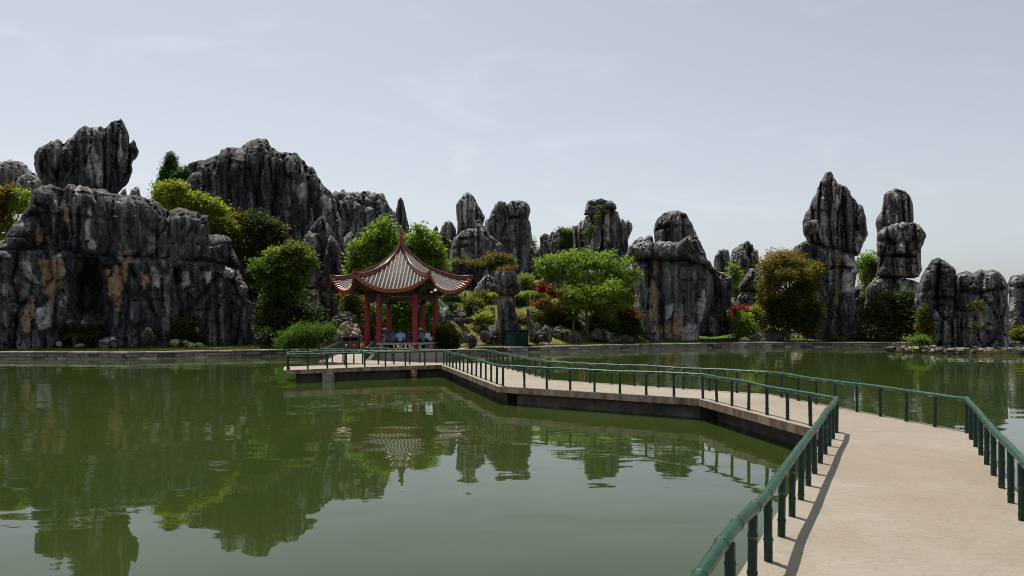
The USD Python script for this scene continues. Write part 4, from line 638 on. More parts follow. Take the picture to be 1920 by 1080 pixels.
put('finial', lathe([(0, fz), (.2, fz), (.22, fz + .08), (.15, fz + .14), (.19, fz + .22), (.19, fz + .28), (.11, fz + .34), (.15, fz + .44), (.155, fz + .5), (.09, fz + .57), (.125, fz + .66), (.12, fz + .74), (.075, fz + .8), (.1, fz + .9), (.09, fz + .98), (.05, fz + 1.04), (.075, fz + 1.1), (.06, fz + 1.18), (.03, fz + 1.26), (0, fz + 1.34)], (pc[0], pc[1], 0), 18), M['tile_orange'], pav, smooth=40)
for k in range(6):
    if k == 3: continue                                             # open side towards the footbridge
    a, b = hexv(k, RC + .02), hexv(k + 1, RC + .02); ctr = (a + b) / 2; inn = (pc - ctr) / np.linalg.norm(pc - ctr); an = math.atan2((b - a)[1], (b - a)[0]); ln = np.linalg.norm(b - a)
    s_ = put('bench_seat', bevel_box((ln + .2, .46, .13), (*(ctr - inn * .10), FZ + .42), an, .02), M['bench_stone'], pav)
    for t in (-.42, .12, .44):
        c = ctr + (b - a) * t - inn * .10; put('bench_leg', bevel_box((.24, .34, .36), (c[0], c[1], FZ + .175), an, .015), M['bench_stone'], pav)

# ------------------------------------------------------------------ people on the benches
def chain(js):
    ms = []
    for (p, r), (q, s) in zip(js[:-1], js[1:]):
        a = manifold3d.Manifold.sphere(r, 14).translate(tuple(map(float, p))); b = manifold3d.Manifold.sphere(s, 14).translate(tuple(map(float, q)))
        ms.append(manifold3d.Manifold.batch_hull([a, b]))
    return ms
def solid(ms, res=.035, it=6):
    m = manifold3d.Manifold.batch_boolean(ms, manifold3d.OpType.Add).refine_to_length(res).to_mesh()
    t = trimesh.Trimesh(m.vert_properties[:, :3], m.tri_verts); trimesh.smoothing.filter_taubin(t, iterations=it); return t
def person(loc, face, label, shirt, legs='cloth_navy', hat=None, lean=0.0, turn=0.0, sc=1.0, skirt=False):
    """seated: origin at the seat's top under the hips, +y is where the person looks"""
    hip, chest, neck = np.array([0, .0, .11]), np.array([0, .06 + lean, .40]), np.array([0, .07 + lean * 1.3, .56]); head = np.array([turn * .03, .10 + lean * 1.5, .70])
    body = chain([(hip, .125), ((0, .03 + lean * .4, .25), .115), (chest, .125), (neck - (0, 0, .06), .07), (neck, .05), (head - (0, 0, .03), .075)])
    body += chain([(head, .092), (head + (0, .025, -.07), .06)]) + chain([(head + (0, .09, -.02), .014), (head + (0, .108, -.035), .014)])
    for s in (-1, 1): body += chain([(head + (s * .088, .0, -.02), .02), (head + (s * .092, -.005, .005), .02)])
    sh_, lg_ = [], []
    for s in (-1, 1):
        sho, elb, wri = np.array([s * .175, .05 + lean, .47]), np.array([s * .24, .08 + lean, .22]), np.array([s * .10, .30, .14])
        arm = [(chest + (s * .09, 0, .06), .08), (sho, .062), (elb, .045), (wri, .032)]; body += chain(arm)
        sh_ += chain([(p, r + .014) for p, r in arm[:2]] + [((sho + elb) / 2 + (elb - sho) * .2, .062)])
        pal = wri + (-s * .03, .05, -.01); body += chain([(wri, .03), (pal, .034)])
        for fi, (dx, ln_) in enumerate(((-.026, .06), (-.009, .072), (.009, .068), (.026, .052))):
            k0 = pal + (dx, .025, 0); body += chain([(k0, .010), (k0 + (-s * .008, ln_ * .55, -.006), .009), (k0 + (-s * .012, ln_ * .9, -.026), .008)])
        body += chain([(pal + (-s * .028, 0, .0), .011), (pal + (-s * .048, .035, .0), .009)])
        hp, kn, an_, toe = np.array([s * .09, .02, .09]), np.array([s * .11, .44, .08]), np.array([s * .10, .46, -.36]), np.array([s * .11, .60, -.39])
        leg = [(hp, .095), (kn, .062), (an_, .04), (toe, .034)]; body += chain(leg); lg_ += chain([(p, r + .012) for p, r in leg[:2]] + [(kn * .12 + an_ * .88, .058)])
    sh_ += chain([(hip + (0, 0, .02), .142), ((0, .03 + lean * .4, .25), .132), (chest, .143), (neck - (0, 0, .06), .082)]); lg_ += chain([(hip - (0, 0, .01), .138), (hip + (0, 0, .05), .132)])
    hair = chain([(head + (0, -.012, .012), .098), (head + (0, -.03, -.04), .085)]); 
    T = trimesh.transformations.compose_matrix(scale=(sc,) * 3, angles=(0, 0, face), translate=loc)
    o = thing('person', label, 'person', loc)
    for nm, ms, mm in (('body', body, 'skin'), ('shirt', sh_, shirt), ('trousers' if not skirt else 'dress_skirt', lg_, legs), ('hair', hair, 'hair')):
        t = solid(ms); t.apply_transform(T); put(nm, t, M[mm], o, smooth=True)
    if hat:
        t = lathe([(0, .135), (.06, .13), (.10, .085), (.105, .03), (.19, -.005), (.195, .0), (.11, .05), (.06, .11), (0, .118)], head + (0, -.005, .03), 18); t.apply_transform(T); put('hat', t, M[hat], o, smooth=40)
SZ = FZ + .486
def on_bench(k, t, **kw):
    a, b = hexv(k, RC + .02), hexv(k + 1, RC + .02); c = a + (b - a) * t; inn = (pc - (a + b) / 2); inn /= np.linalg.norm(inn); c = c - inn * .06
    return dict(loc=(c[0], c[1], SZ), face=math.atan2(inn[1], inn[0]) - math.pi / 2, **kw)
person(**on_bench(4, .15), label='person in a black and white patterned dress and white hat by the left front column', shirt='cloth_print', legs='cloth_print', hat='hat_white', skirt=True, sc=1.02)
person(**on_bench(4, .385), label='person in a dark slate shirt, back turned, sitting beside the patterned dress', shirt='cloth_slate', legs='cloth_navy', lean=.05)
person(**on_bench(4, .6), label='person in a light blue shirt and dark trousers, back turned on the front bench', shirt='cloth_lightblue', legs='cloth_dark', lean=.02, sc=1.02)
person(**on_bench(4, .83), label='person in dark clothes sitting right beside the right front column', shirt='cloth_dark', legs='cloth_dark', lean=.1)
person(**on_bench(5, .32), label='person in a blue shirt and pale hat between the two right columns', shirt='cloth_blue', legs='cloth_navy', hat='hat_white', lean=.04)
person(**on_bench(5, .64), label='person in a white shirt sitting next to the far right column', shirt='cloth_white', legs='cloth_navy', lean=.06)
person(**on_bench(2, .5), label='person in dark clothes and a yellow straw hat seen between the two left columns', shirt='cloth_dark', legs='cloth_dark', hat='straw', sc=1.05)

# ------------------------------------------------------------------ litter bin, signboard, cabinet
bc = at(660, 0, 45.2)[:1]; by = 45.0; bx = float(at(658, 600, by)[0]); bz = ground_z(bx, by) - .02
bin_ = thing('litter_bin', 'brown double litter bin with black openings and small stickers by the pavilion', 'bin', (bx, by, bz))
put('body', bevel_box((.98, .42, .62), (bx, by, bz + .35), 0, .02), M['bin_brown'], bin_); put('base', box((.9, .36, .06), (bx, by, bz + .03)), M['metal_dark'], bin_)
for s in (-1, 0, 1): put('upright', bevel_box((.05, .42, .2), (bx + s * .46, by, bz + .75), 0, .01), M['bin_brown'], bin_)
put('roof', bevel_box((1.08, .5, .07), (bx, by, bz + .885), 0, .02), M['bin_brown'], bin_); put('inner_back', box((.9, .04, .19), (bx, by + .17, bz + .755)), M['black'], bin_)
for s, mm in ((-1, 'white_print'), (1, 'pink_print')): put('sticker', bevel_box((.11, .01, .12), (bx + s * .24, by - .213, bz + .42), 0, .002), M[mm], bin_)
for s in (-1, 1): put('door', bevel_box((.42, .014, .5), (bx + s * .24, by - .21, bz + .36), 0, .004), M['bin_brown'], bin_)
sx_, sy_ = float(at(924, 600, 53.2)[0]), 53.2; sgz = float(ground_z(sx_, sy_))
sg = thing('signboard', 'small grey square signboard on a thin post at the foot of the mushroom rock', 'sign', (sx_, sy_, sgz))
ctz = at(924, 615, sy_)[2]
put('post', tube([(sx_, sy_, sgz - .1), (sx_, sy_, ctz + .1)], .025, 8), M['metal_dark'], sg); put('panel', bevel_box((.38, .03, .37), (sx_, sy_ - .03, ctz), 0, .008), M['sign_grey'], sg)
put('symbol', cat_([box((.13, .004, .03), (sx_, sy_ - .047, ctz + .05)), box((.16, .004, .03), (sx_, sy_ - .047, ctz)), box((.05, .004, .09), (sx_ - .03, sy_ - .0475, ctz + .02))]), M['sign_ink'], sg)
cx_, cy_ = float(at(969, 600, 54.0)[0]), 54.0; cz_ = float(ground_z(cx_, cy_)) - .03
cab = thing('utility_cabinet', 'dark green metal cabinet standing in front of the mushroom rock by the water', 'cabinet', (cx_, cy_, cz_))
put('body', bevel_box((1.62, .6, 1.16), (cx_, cy_, cz_ + .6), 0, .02), M['cabinet_green'], cab); put('lid', bevel_box((1.68, .66, .05), (cx_, cy_, cz_ + 1.2), 0, .012), M['cabinet_green'], cab)
put('plinth', box((1.54, .54, .1), (cx_, cy_, cz_ + .0)), M['concrete_dark'], cab)
for j, (o_, w_) in enumerate(((-.44, .66), (.36, .82))):
    dd_ = put('door', bevel_box((w_, .02, 1.0), (cx_ + o_, cy_ - .31, cz_ + .6), 0, .006), M['cabinet_panel' if j == 0 else 'cabinet_green'], cab); put('handle', box((.03, .02, .12), (cx_ + o_ + w_ * .38, cy_ - .33, cz_ + .62)), M['metal_dark'], dd_)

# ------------------------------------------------------------------ trees and plants
def leaves(clumps, d, n, size, seed, split=1.0, gap=.42, up=.7, squash=.8, drop=0.0, aspect=.55, twig=9, spread=1.0):
    """leaf blades in twigs through the clumps (px, py, rx, ry[, depth offset])"""
    rg = np.random.default_rng(seed); w = np.array([c[2] * c[3] for c in clumps], float); w /= w.sum(); n = int(n * 1.3); size = size * 1.15; gap = gap * .97
    sub = []
    for c in clumps:                                                   # every clump is broken up into smaller sprays
        o_ = c[4] if len(c) > 4 else 0
        for _ in range(7):
            q = rg.normal(size=3); q *= split * rg.uniform(.45, .95) / np.linalg.norm(q); f_ = rg.uniform(.3, .55)
            sub.append((c[0] + q[0] * c[2] * .85, c[1] + q[2] * c[3] * .85, c[2] * f_, c[3] * f_ * rg.uniform(.7, 1.1), o_ + q[1] * c[2] * d / F * squash * .8))
        sub.append((c[0], c[1], c[2] * .7, c[3] * .7, o_))
    clumps = sub; w = np.array([c[2] * c[3] for c in clumps], float); w /= w.sum()
    nt = max(1, n // twig); pick = rg.choice(len(clumps), nt, p=w)
    C = np.array([at(c[0], c[1], d + (c[4] if len(c) > 4 else 0)) for c in clumps]); S = np.array([(c[2] * d / F, c[2] * d / F * squash, c[3] * d / F) for c in clumps])
    u = rg.normal(size=(nt, 3)); u /= np.linalg.norm(u, axis=1, keepdims=True); u[:, 2] = np.where(rg.random(nt) < .35, np.abs(u[:, 2]), u[:, 2])
    rad = rg.uniform(.25, 1.0, nt) ** .45 * (1 + .22 * (fbm(u * 2.2 + seed + pick[:, None] * 5, 3, seed) - .35) * 2)
    tc = C[pick] + u * S[pick] * rad[:, None]; keep = fbm(tc * 1.1, 3, seed + 3) > gap * .9 - .0; tc, u = tc[keep], u[keep]; nt = len(tc)
    tdir = u * .8 + rg.normal(size=(nt, 3)) * .45 + (0, 0, .25); tdir /= np.linalg.norm(tdir, axis=1, keepdims=True)
    s = rg.uniform(-.5, .9, (nt, twig)); base = tc[:, None] + tdir[:, None] * (s * size * 2.4 * spread)[..., None] + rg.normal(size=(nt, twig, 3)) * size * .55 * spread
    base = base.reshape(-1, 3); N = len(base); out = np.repeat(u, twig, 0)
    nrm = out * .45 + (0, 0, up) + rg.normal(size=(N, 3)) * .55; nrm /= np.linalg.norm(nrm, axis=1, keepdims=True)
    ax = np.cross(nrm, rg.normal(size=(N, 3))); ax /= np.linalg.norm(ax, axis=1, keepdims=True); ax[:, 2] -= drop; sd = np.cross(nrm, ax); sd /= np.linalg.norm(sd, axis=1, keepdims=True)
    L_ = size * rg.uniform(.65, 1.35, (N, 1)); W = L_ * aspect * .5
    v = np.stack([base, base + ax * L_ * .45 + sd * W + nrm * L_ * .07, base + ax * L_, base + ax * L_ * .45 - sd * W + nrm * L_ * .07], 1).reshape(-1, 3)
    i = np.arange(N)[:, None] * 4; return trimesh.Trimesh(v, np.vstack([i + (0, 1, 2), i + (0, 2, 3)]), process=False)
def limbs(root, targets, r0, seed, r1=.025):
    rg = np.random.default_rng(seed); root = np.array(root, float); T_ = np.array(targets, float); ms = []
    fork = root + (np.array([T_[:, 0].mean(), T_[:, 1].mean(), T_[:, 2].mean()]) - root) * (.35, .35, .5)
    tr = [root + (0, 0, -.3), root, root * .5 + fork * .5 + rg.normal(size=3) * .08, fork]; ms.append(tube(tr, [r0 * 1.35, r0 * 1.1, r0 * .9, r0 * .75], 9))
    for t in T_:
        mid = (fork + t) / 2 + rg.normal(size=3) * .18 + (0, 0, .1); ms.append(tube([fork - (0, 0, .05), mid, t], [r0 * .55, r0 * .33, r1], 6))
    return cat_(ms)
def tree(name, label, cat, clumps, d, n, size, material, seed, root=None, r0=.12, extra=(), group=None, every=1, **kw):
    cx = np.mean([c[0] for c in clumps]); cy = max(c[1] for c in clumps)
    if root is None: b = at(cx, cy, d); b[2] = max(float(ground_z(b[0], b[1])), b[2] - 1.6)
    else: b = at(root[0], root[1], root[2] if len(root) > 2 else d)
    o = thing(name, label, cat, b, group)
    tg = [at(c[0], c[1], d + (c[4] if len(c) > 4 else 0)) for c in clumps]
    put('trunk' if 'tree' in name or 'conifer' in name else 'stems', limbs(b, tg[::every], r0, seed), M['bark'], o, smooth=50)
    put('crown' if 'tree' in name or 'conifer' in name else 'foliage', leaves(clumps, d, n, size, seed, **kw), M[material], o)
    for j, (cl, m2, n2) in enumerate(extra): put({'leaf_red': 'red_foliage', 'leaf_rust': 'rust_foliage', 'leaf_dark': 'dark_foliage', 'leaf_gold': 'golden_foliage'}.get(m2, 'pale_foliage'), leaves(cl, d - .15, n2, size, seed + 50 + j, **kw), M[m2], o)
    return o
tree('bushy_tree', 'green and russet leaved tree cut by the left picture edge', 'tree', [(5, 385, 32, 32), (42, 376, 20, 24), (12, 430, 32, 38), (50, 400, 12, 20), (-10, 470, 30, 30)], 57, 5200, .2, 'leaf_bright', 1, extra=[([(0, 375, 28, 20), (5, 400, 22, 22), (15, 358, 14, 9)], 'leaf_rust', 2200)])
con = thing('conifer_tree', 'dark conical evergreen tree under the spire tip on the left skyline', 'tree', at(318, 380, 77))
cl = [(320, 298, 5, 9), (319, 308, 9, 9), (318, 318, 14, 9), (317, 328, 18, 10), (317, 339, 23, 11), (316, 351, 28, 12), (316, 364, 33, 13), (316, 378, 37, 14)]
put('trunk', tube([at(318, 400, 77), at(319, 300, 77)], [.3, .05], 8), M['bark'], con); put('crown', leaves(cl, 77, 13000, .22, 22, split=.5, gap=.15, up=.4, drop=.4, aspect=.45), M['leaf_conifer'], con)
tree('bushy_tree', 'small dark green tree right beside the conical evergreen', 'tree', [(350, 326, 14, 12), (338, 335, 14, 14), (355, 338, 9, 10), (345, 350, 16, 14)], 75.5, 2400, .2, 'leaf_conifer', 23)
tree('bushy_tree', 'bright yellow-green tree at the left end of the cliff top greenery', 'tree', [(305, 362, 28, 15), (325, 358, 24, 16), (320, 378, 34, 16), (345, 372, 18, 16), (338, 390, 20, 12)], 58, 4200, .2, 'leaf_yellow', 24, squash=.9)
tree('bushy_tree', 'bright yellow-green tree spilling down the right shoulder of the cliff', 'tree', [(372, 378, 24, 14), (392, 388, 24, 16), (375, 395, 22, 14), (412, 402, 26, 16), (432, 412, 28, 14), (420, 430, 26, 22), (440, 445, 20, 24), (405, 425, 18, 20)], 58.5, 6800, .2, 'leaf_yellow', 25, extra=[([(425, 455, 20, 22), (445, 470, 14, 22), (415, 440, 18, 22)], 'leaf_green', 2600)])
tree('bushy_tree', 'dark olive tree with pinkish shoots between the cliff and the fluted massif', 'tree', [(470, 415, 28, 16), (495, 425, 30, 22), (515, 445, 30, 22), (475, 445, 30, 28), (500, 465, 32, 26), (530, 462, 20, 18), (470, 480, 22, 28), (485, 510, 30, 30)], 57.5, 7800, .21, 'leaf_dark', 26, extra=[([(480, 430, 14, 8), (492, 425, 8, 5), (520, 430, 12, 8), (450, 410, 14, 6)], 'leaf_rust', 420)])
tree('bushy_tree', 'olive-yellow topped tree at the water right of the left cliff', 'tree', [(550, 478, 34, 18), (530, 490, 34, 20), (568, 495, 24, 20), (575, 515, 20, 18), (545, 515, 34, 22), (505, 505, 34, 14), (480, 505, 14, 16), (520, 535, 40, 24), (560, 545, 26, 26)], 52.5, 8800, .19, 'leaf_green', 27, root=(535, 655, 54.8), r0=.16, extra=[([(552, 470, 26, 8), (575, 490, 16, 8), (525, 482, 20, 8), (510, 498, 24, 6), (545, 500, 30, 10), (490, 505, 14, 6)], 'leaf_olive', 2200), ([(552, 468, 26, 6), (575, 486, 14, 6), (520, 478, 18, 6)], 'leaf_yellow', 900)])
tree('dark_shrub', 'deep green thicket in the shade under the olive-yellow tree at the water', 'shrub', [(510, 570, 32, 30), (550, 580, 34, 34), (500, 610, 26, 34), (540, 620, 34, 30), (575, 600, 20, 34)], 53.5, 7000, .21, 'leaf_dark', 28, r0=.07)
tree('juniper', 'low feathery green juniper beside the boulders left of the litter bin', 'shrub', [(575, 628, 36, 14), (550, 638, 24, 12), (602, 620, 24, 11), (580, 643, 34, 12), (618, 628, 16, 12), (538, 648, 14, 6)], 46.8, 7500, .17, 'leaf_green', 29, aspect=.22, drop=-.25, r0=.05, spread=1.3)
tree('leafy_tree', 'vivid green tree behind the left half of the pavilion roof', 'tree', [(718, 424, 17, 14), (704, 444, 26, 20), (730, 452, 24, 22), (690, 468, 30, 22), (720, 480, 32, 22), (675, 488, 26, 18), (665, 512, 20, 14), (700, 512, 34, 20), (740, 490, 24, 26)], 60, 9000, .22, 'leaf_bright', 30, r0=.16)
tree('leafy_tree', 'vivid green tree behind the right half of the pavilion roof', 'tree', [(787, 432, 15, 12), (775, 455, 24, 20), (800, 456, 24, 20), (818, 478, 20, 20), (790, 485, 32, 22), (820, 500, 18, 16), (765, 490, 20, 22)], 61, 6800, .22, 'leaf_bright', 31, r0=.15)
tree('dark_shrub', 'grey-green bush in front of the small stones right of the green pavilion tree', 'shrub', [(822, 452, 16, 12), (830, 468, 14, 14), (812, 462, 10, 12)], 88, 1500, .26, 'leaf_dark', 32)
tree('dark_shrub', 'hanging olive creeper under the left pavilion eave', 'shrub', [(652, 560, 18, 24), (670, 575, 18, 24), (690, 590, 18, 22), (660, 590, 14, 18)], 55, 2400, .2, 'leaf_olive', 33)
tree('dark_shrub', 'dark green bushes seen through the middle of the pavilion', 'shrub', [(735, 590, 18, 24), (762, 575, 22, 26), (790, 590, 20, 24), (770, 610, 24, 18), (805, 575, 16, 20)], 54, 4200, .2, 'leaf_green', 34, r0=.05)
tree('ledge_shrub', 'round bush with reddish tips on the ledge under the blocky tower', 'shrub', [(930, 492, 24, 12), (915, 497, 14, 10), (948, 496, 16, 12), (934, 502, 22, 10)], 71, 3000, .22, 'leaf_green', 35, extra=[([(930, 483, 20, 6), (945, 488, 14, 6), (915, 490, 10, 5)], 'leaf_rust', 900)])
tree('ledge_shrub', 'trailing olive growth along the ledge left of the reddish bush', 'shrub', [(860, 493, 18, 5), (885, 496, 18, 6), (905, 498, 12, 6)], 70.2, 1200, .2, 'leaf_olive', 36, r0=.03)
tree('ledge_shrub', 'rusty cushion plant on the crown of the mushroom rock', 'shrub', [(950, 506, 13, 3), (940, 507, 8, 2)], 56.3, 500, .12, 'leaf_rust', 37, r0=.02)
tree('leafy_tree', 'wide spreading bright green tree on the bank in the middle', 'tree', [(1060, 484, 30, 11), (1040, 492, 26, 11), (1018, 494, 16, 7), (1090, 482, 30, 12), (1075, 500, 46, 14), (1120, 494, 34, 16), (1140, 480, 18, 12), (1150, 505, 34, 16), (1180, 512, 20, 10), (1175, 496, 18, 10), (1040, 515, 26, 12), (1085, 522, 40, 14), (1130, 525, 38, 16), (1165, 535, 30, 15), (1105, 545, 40, 14), (1150, 552, 28, 14), (1060, 540, 22, 10), (1090, 572, 28, 10), (1122, 578, 26, 10, -1.2), (1150, 575, 30, 14, -1), (1172, 562, 24, 14), (1060, 562, 22, 10, -1), (1135, 592, 22, 8, -1.2), (1085, 550, 34, 14, -2.2), (1120, 556, 34, 14, -2.2), (1148, 545, 30, 14, -1.8), (1050, 545, 24, 12, -1.5), (1105, 566, 30, 9, -2), (1012, 503, 14, 6), (1030, 525, 18, 8), (1190, 525, 12, 8)], 63, 20000, .19, 'leaf_bright', 38, root=(1098, 640, 61.5), r0=.14, every=4, gap=.45, squash=1.0)
tree('tea_shrub', 'grey-brown tinted shrub at the lower right of the spreading tree', 'shrub', [(1170, 590, 22, 16), (1185, 602, 16, 14), (1160, 610, 24, 16), (1180, 620, 18, 12)], 64, 3800, .19, 'leaf_dark', 39, extra=[([(1172, 584, 20, 8), (1190, 594, 12, 8)], 'leaf_rust', 1000)])
tree('tea_shrub', 'dark green shrub directly right of the spreading tree trunk', 'shrub', [(1125, 598, 22, 16), (1140, 612, 22, 16), (1115, 615, 14, 14)], 63, 3000, .19, 'leaf_green', 40)
tree('tea_shrub', 'dark rounded shrub left of the spreading tree trunk', 'shrub', [(1050, 602, 24, 16), (1070, 608, 18, 14), (1040, 615, 18, 12)], 63, 3000, .19, 'leaf_dark', 41)
tree('rust_shrub', 'orange-tinged low shrub left of the spreading tree', 'shrub', [(1020, 572, 20, 10), (1040, 576, 18, 10), (1005, 580, 12, 10)], 65, 2000, .18, 'leaf_rust', 42, extra=[([(1025, 582, 20, 10), (1010, 588, 14, 8)], 'leaf_green', 900)])
tree('rust_shrub', 'rust-coloured shrub under the left branches of the spreading tree', 'shrub', [(1062, 572, 18, 10), (1075, 582, 18, 10), (1058, 585, 14, 8)], 64.5, 1600, .18, 'leaf_rust', 43)
tree('red_shrub', 'upper crimson leaved shrub left of the spreading tree', 'shrub', [(1017, 538, 7, 7), (1019, 546, 6, 6)], 66, 700, .17, 'leaf_red', 44, r0=.03)
tree('red_shrub', 'small crimson shrub between the upper crimson one and the spreading tree', 'shrub', [(1034, 547, 8, 6), (1040, 552, 5, 4)], 65.5, 600, .17, 'leaf_red', 45, r0=.03)
tree('red_shrub', 'crimson twigs under the left canopy of the spreading tree', 'shrub', [(1056, 553, 10, 5), (1062, 557, 7, 4)], 65, 700, .17, 'leaf_red', 46, r0=.03)
tree('green_shrub', 'light green shrub left of the upper crimson shrub', 'shrub', [(985, 530, 16, 10), (995, 545, 18, 12), (978, 548, 12, 10)], 68, 2400, .2, 'leaf_yellow', 47)
tree('green_shrub', 'small olive shrub on the slope below the right pavilion eave', 'shrub', [(885, 572, 14, 10), (898, 578, 12, 10), (878, 585, 10, 8)], 62, 1700, .18, 'leaf_olive', 48)
tree('green_shrub', 'pale green shrub on the slope beside the mushroom rock stem', 'shrub', [(905, 598, 14, 8), (895, 603, 10, 6), (916, 602, 10, 8)], 59, 1200, .18, 'leaf_yellow', 49)
tree('green_shrub', 'small distant green tree top in the gap right of the blocky tower', 'shrub', [(1000, 460, 6, 8), (1003, 478, 10, 10), (1000, 500, 12, 14)], 97, 1500, .26, 'leaf_bright', 50)
tree('round_shrub', 'clipped round dark shrub with a painted sunlit top at the right side of the pavilion', 'shrub', [(840, 634, 19, 20), (832, 640, 12, 16), (850, 642, 12, 14)], 46.3, 4600, .14, 'leaf_dark', 51, extra=[([(838, 616, 13, 4)], 'leaf_yellow', 500)], gap=.3)  # yellow leaf cap puts the sunlit top into the foliage colour
tree('green_shrub', 'leafy green shrub on the bank left of the olive tree', 'shrub', [(1392, 608, 20, 14), (1400, 620, 22, 14), (1385, 625, 14, 12)], 67.5, 3200, .2, 'leaf_bright', 52)
tree('green_shrub', 'fresh green bush growing in the cleft right of the layered rock', 'shrub', [(1374, 508, 8, 10), (1378, 522, 12, 12), (1382, 545, 8, 16), (1378, 565, 8, 12)], 79, 1800, .22, 'leaf_bright', 53)
tree('green_shrub', 'light green bush below the crimson shrub beside the olive tree', 'shrub', [(1422, 598, 10, 14), (1428, 612, 10, 10), (1418, 584, 6, 8)], 68, 1300, .19, 'leaf_yellow', 54)
tree('red_shrub', 'flat layered crimson shrub right of the layered rock', 'shrub', [(1385, 580, 18, 3), (1402, 584, 18, 4), (1392, 590, 22, 4), (1412, 590, 12, 4)], 71, 2200, .18, 'leaf_red', 55, r0=.04)
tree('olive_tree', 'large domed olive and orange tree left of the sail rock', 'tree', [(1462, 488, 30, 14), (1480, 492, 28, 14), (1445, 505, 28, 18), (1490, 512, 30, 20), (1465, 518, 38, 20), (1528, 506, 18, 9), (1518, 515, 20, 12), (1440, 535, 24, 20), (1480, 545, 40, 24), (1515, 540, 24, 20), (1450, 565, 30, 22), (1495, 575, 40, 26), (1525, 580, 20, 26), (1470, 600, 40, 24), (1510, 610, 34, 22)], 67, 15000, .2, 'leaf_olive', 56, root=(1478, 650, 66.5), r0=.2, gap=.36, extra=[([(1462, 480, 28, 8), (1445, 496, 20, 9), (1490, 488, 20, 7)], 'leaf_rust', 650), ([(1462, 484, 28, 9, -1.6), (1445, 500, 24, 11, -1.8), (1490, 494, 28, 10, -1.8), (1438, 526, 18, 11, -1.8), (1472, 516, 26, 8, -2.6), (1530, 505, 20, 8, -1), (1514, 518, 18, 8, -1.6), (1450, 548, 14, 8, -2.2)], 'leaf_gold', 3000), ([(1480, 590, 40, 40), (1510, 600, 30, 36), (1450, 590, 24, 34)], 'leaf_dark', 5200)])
tree('bushy_tree', 'bright green tree in the gap between the sail rock and the round headed pillar', 'tree', [(1628, 488, 18, 13), (1620, 505, 16, 18), (1638, 508, 16, 20), (1630, 530, 22, 18), (1640, 550, 20, 14)], 80, 4200, .24, 'leaf_bright', 57)
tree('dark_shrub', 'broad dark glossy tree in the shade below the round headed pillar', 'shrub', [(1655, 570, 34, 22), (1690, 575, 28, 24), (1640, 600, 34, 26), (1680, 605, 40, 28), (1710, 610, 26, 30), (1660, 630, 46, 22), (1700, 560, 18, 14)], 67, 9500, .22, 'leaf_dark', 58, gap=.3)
tree('dark_shrub', 'dark undergrowth at the right foot of the sail rock by the wall', 'shrub', [(1632, 625, 22, 20), (1605, 635, 16, 12), (1560, 640, 14, 10)], 66, 2600, .2, 'leaf_dark', 59)
tree('green_shrub', 'tall yellowish creeper on the left side of the island rock', 'shrub', [(1733, 598, 9, 14), (1738, 618, 9, 16), (1728, 612, 8, 12), (1730, 585, 6, 10)], 54.5, 1500, .16, 'leaf_olive', 60, r0=.03)
tree('green_shrub', 'low light green plants at the left end of the rubble island', 'shrub', [(1708, 640, 14, 5), (1725, 638, 12, 7), (1738, 642, 10, 6)], 53, 1100, .12, 'leaf_green', 61, r0=.03)
tree('ledge_shrub', 'green moss tuft clinging to the face of the island rock', 'shrub', [(1831, 572, 7, 7), (1838, 578, 6, 6), (1826, 612, 8, 3)], 52.2, 600, .12, 'leaf_olive', 62, r0=.02)
tree('green_shrub', 'olive bush at the right picture edge behind the island', 'shrub', [(1905, 630, 14, 9), (1918, 624, 14, 10), (1930, 632, 12, 8)], 61, 1700, .19, 'leaf_olive', 63)
tree('vine', 'green vine trailing down from the cap of the vine hung rock tower', 'vine', [(1124, 392, 4, 8), (1120, 408, 5, 8), (1113, 418, 6, 7), (1108, 428, 7, 8), (1102, 440, 6, 8), (1097, 452, 5, 8), (1125, 428, 4, 6)], 83.9, 1100, .17, 'leaf_green', 64, squash=.5, gap=.52, r0=.03)
tree('vine', 'green tufts on the low left shoulder of the vine hung rock tower', 'vine', [(1052, 433, 10, 3), (1062, 437, 8, 4), (1055, 455, 9, 5), (1067, 452, 9, 6), (1072, 442, 6, 6)], 86.9, 1000, .2, 'leaf_green', 65, squash=.6, r0=.03)
tree('tea_shrub', 'mixed olive thicket on the bank between the cabinet rocks and the spreading tree', 'shrub', [(985, 605, 10, 10), (1015, 600, 16, 10), (1035, 590, 14, 10), (995, 615, 8, 8)], 62, 1800, .18, 'leaf_olive', 66)
tree('dark_shrub', 'dark growth filling the foot of the cliff hollow at the far left', 'shrub', [(120, 615, 22, 16), (150, 625, 24, 16), (175, 635, 14, 10)], 49.5, 2600, .18, 'leaf_dark', 67, r0=.04)
tree('dark_shrub', 'dark leafy bush between the two palm ferns at the cliff foot', 'shrub', [(335, 610, 24, 14), (355, 622, 26, 16), (330, 630, 18, 16)], 51.2, 2200, .16, 'leaf_dark', 69, r0=.04)
tree('dark_shrub', 'dark bushes behind the wall in the shade right of the left cliff', 'shrub', [(500, 640, 14, 14), (520, 648, 14, 10)], 50, 1500, .18, 'leaf_dark', 68, r0=.04)

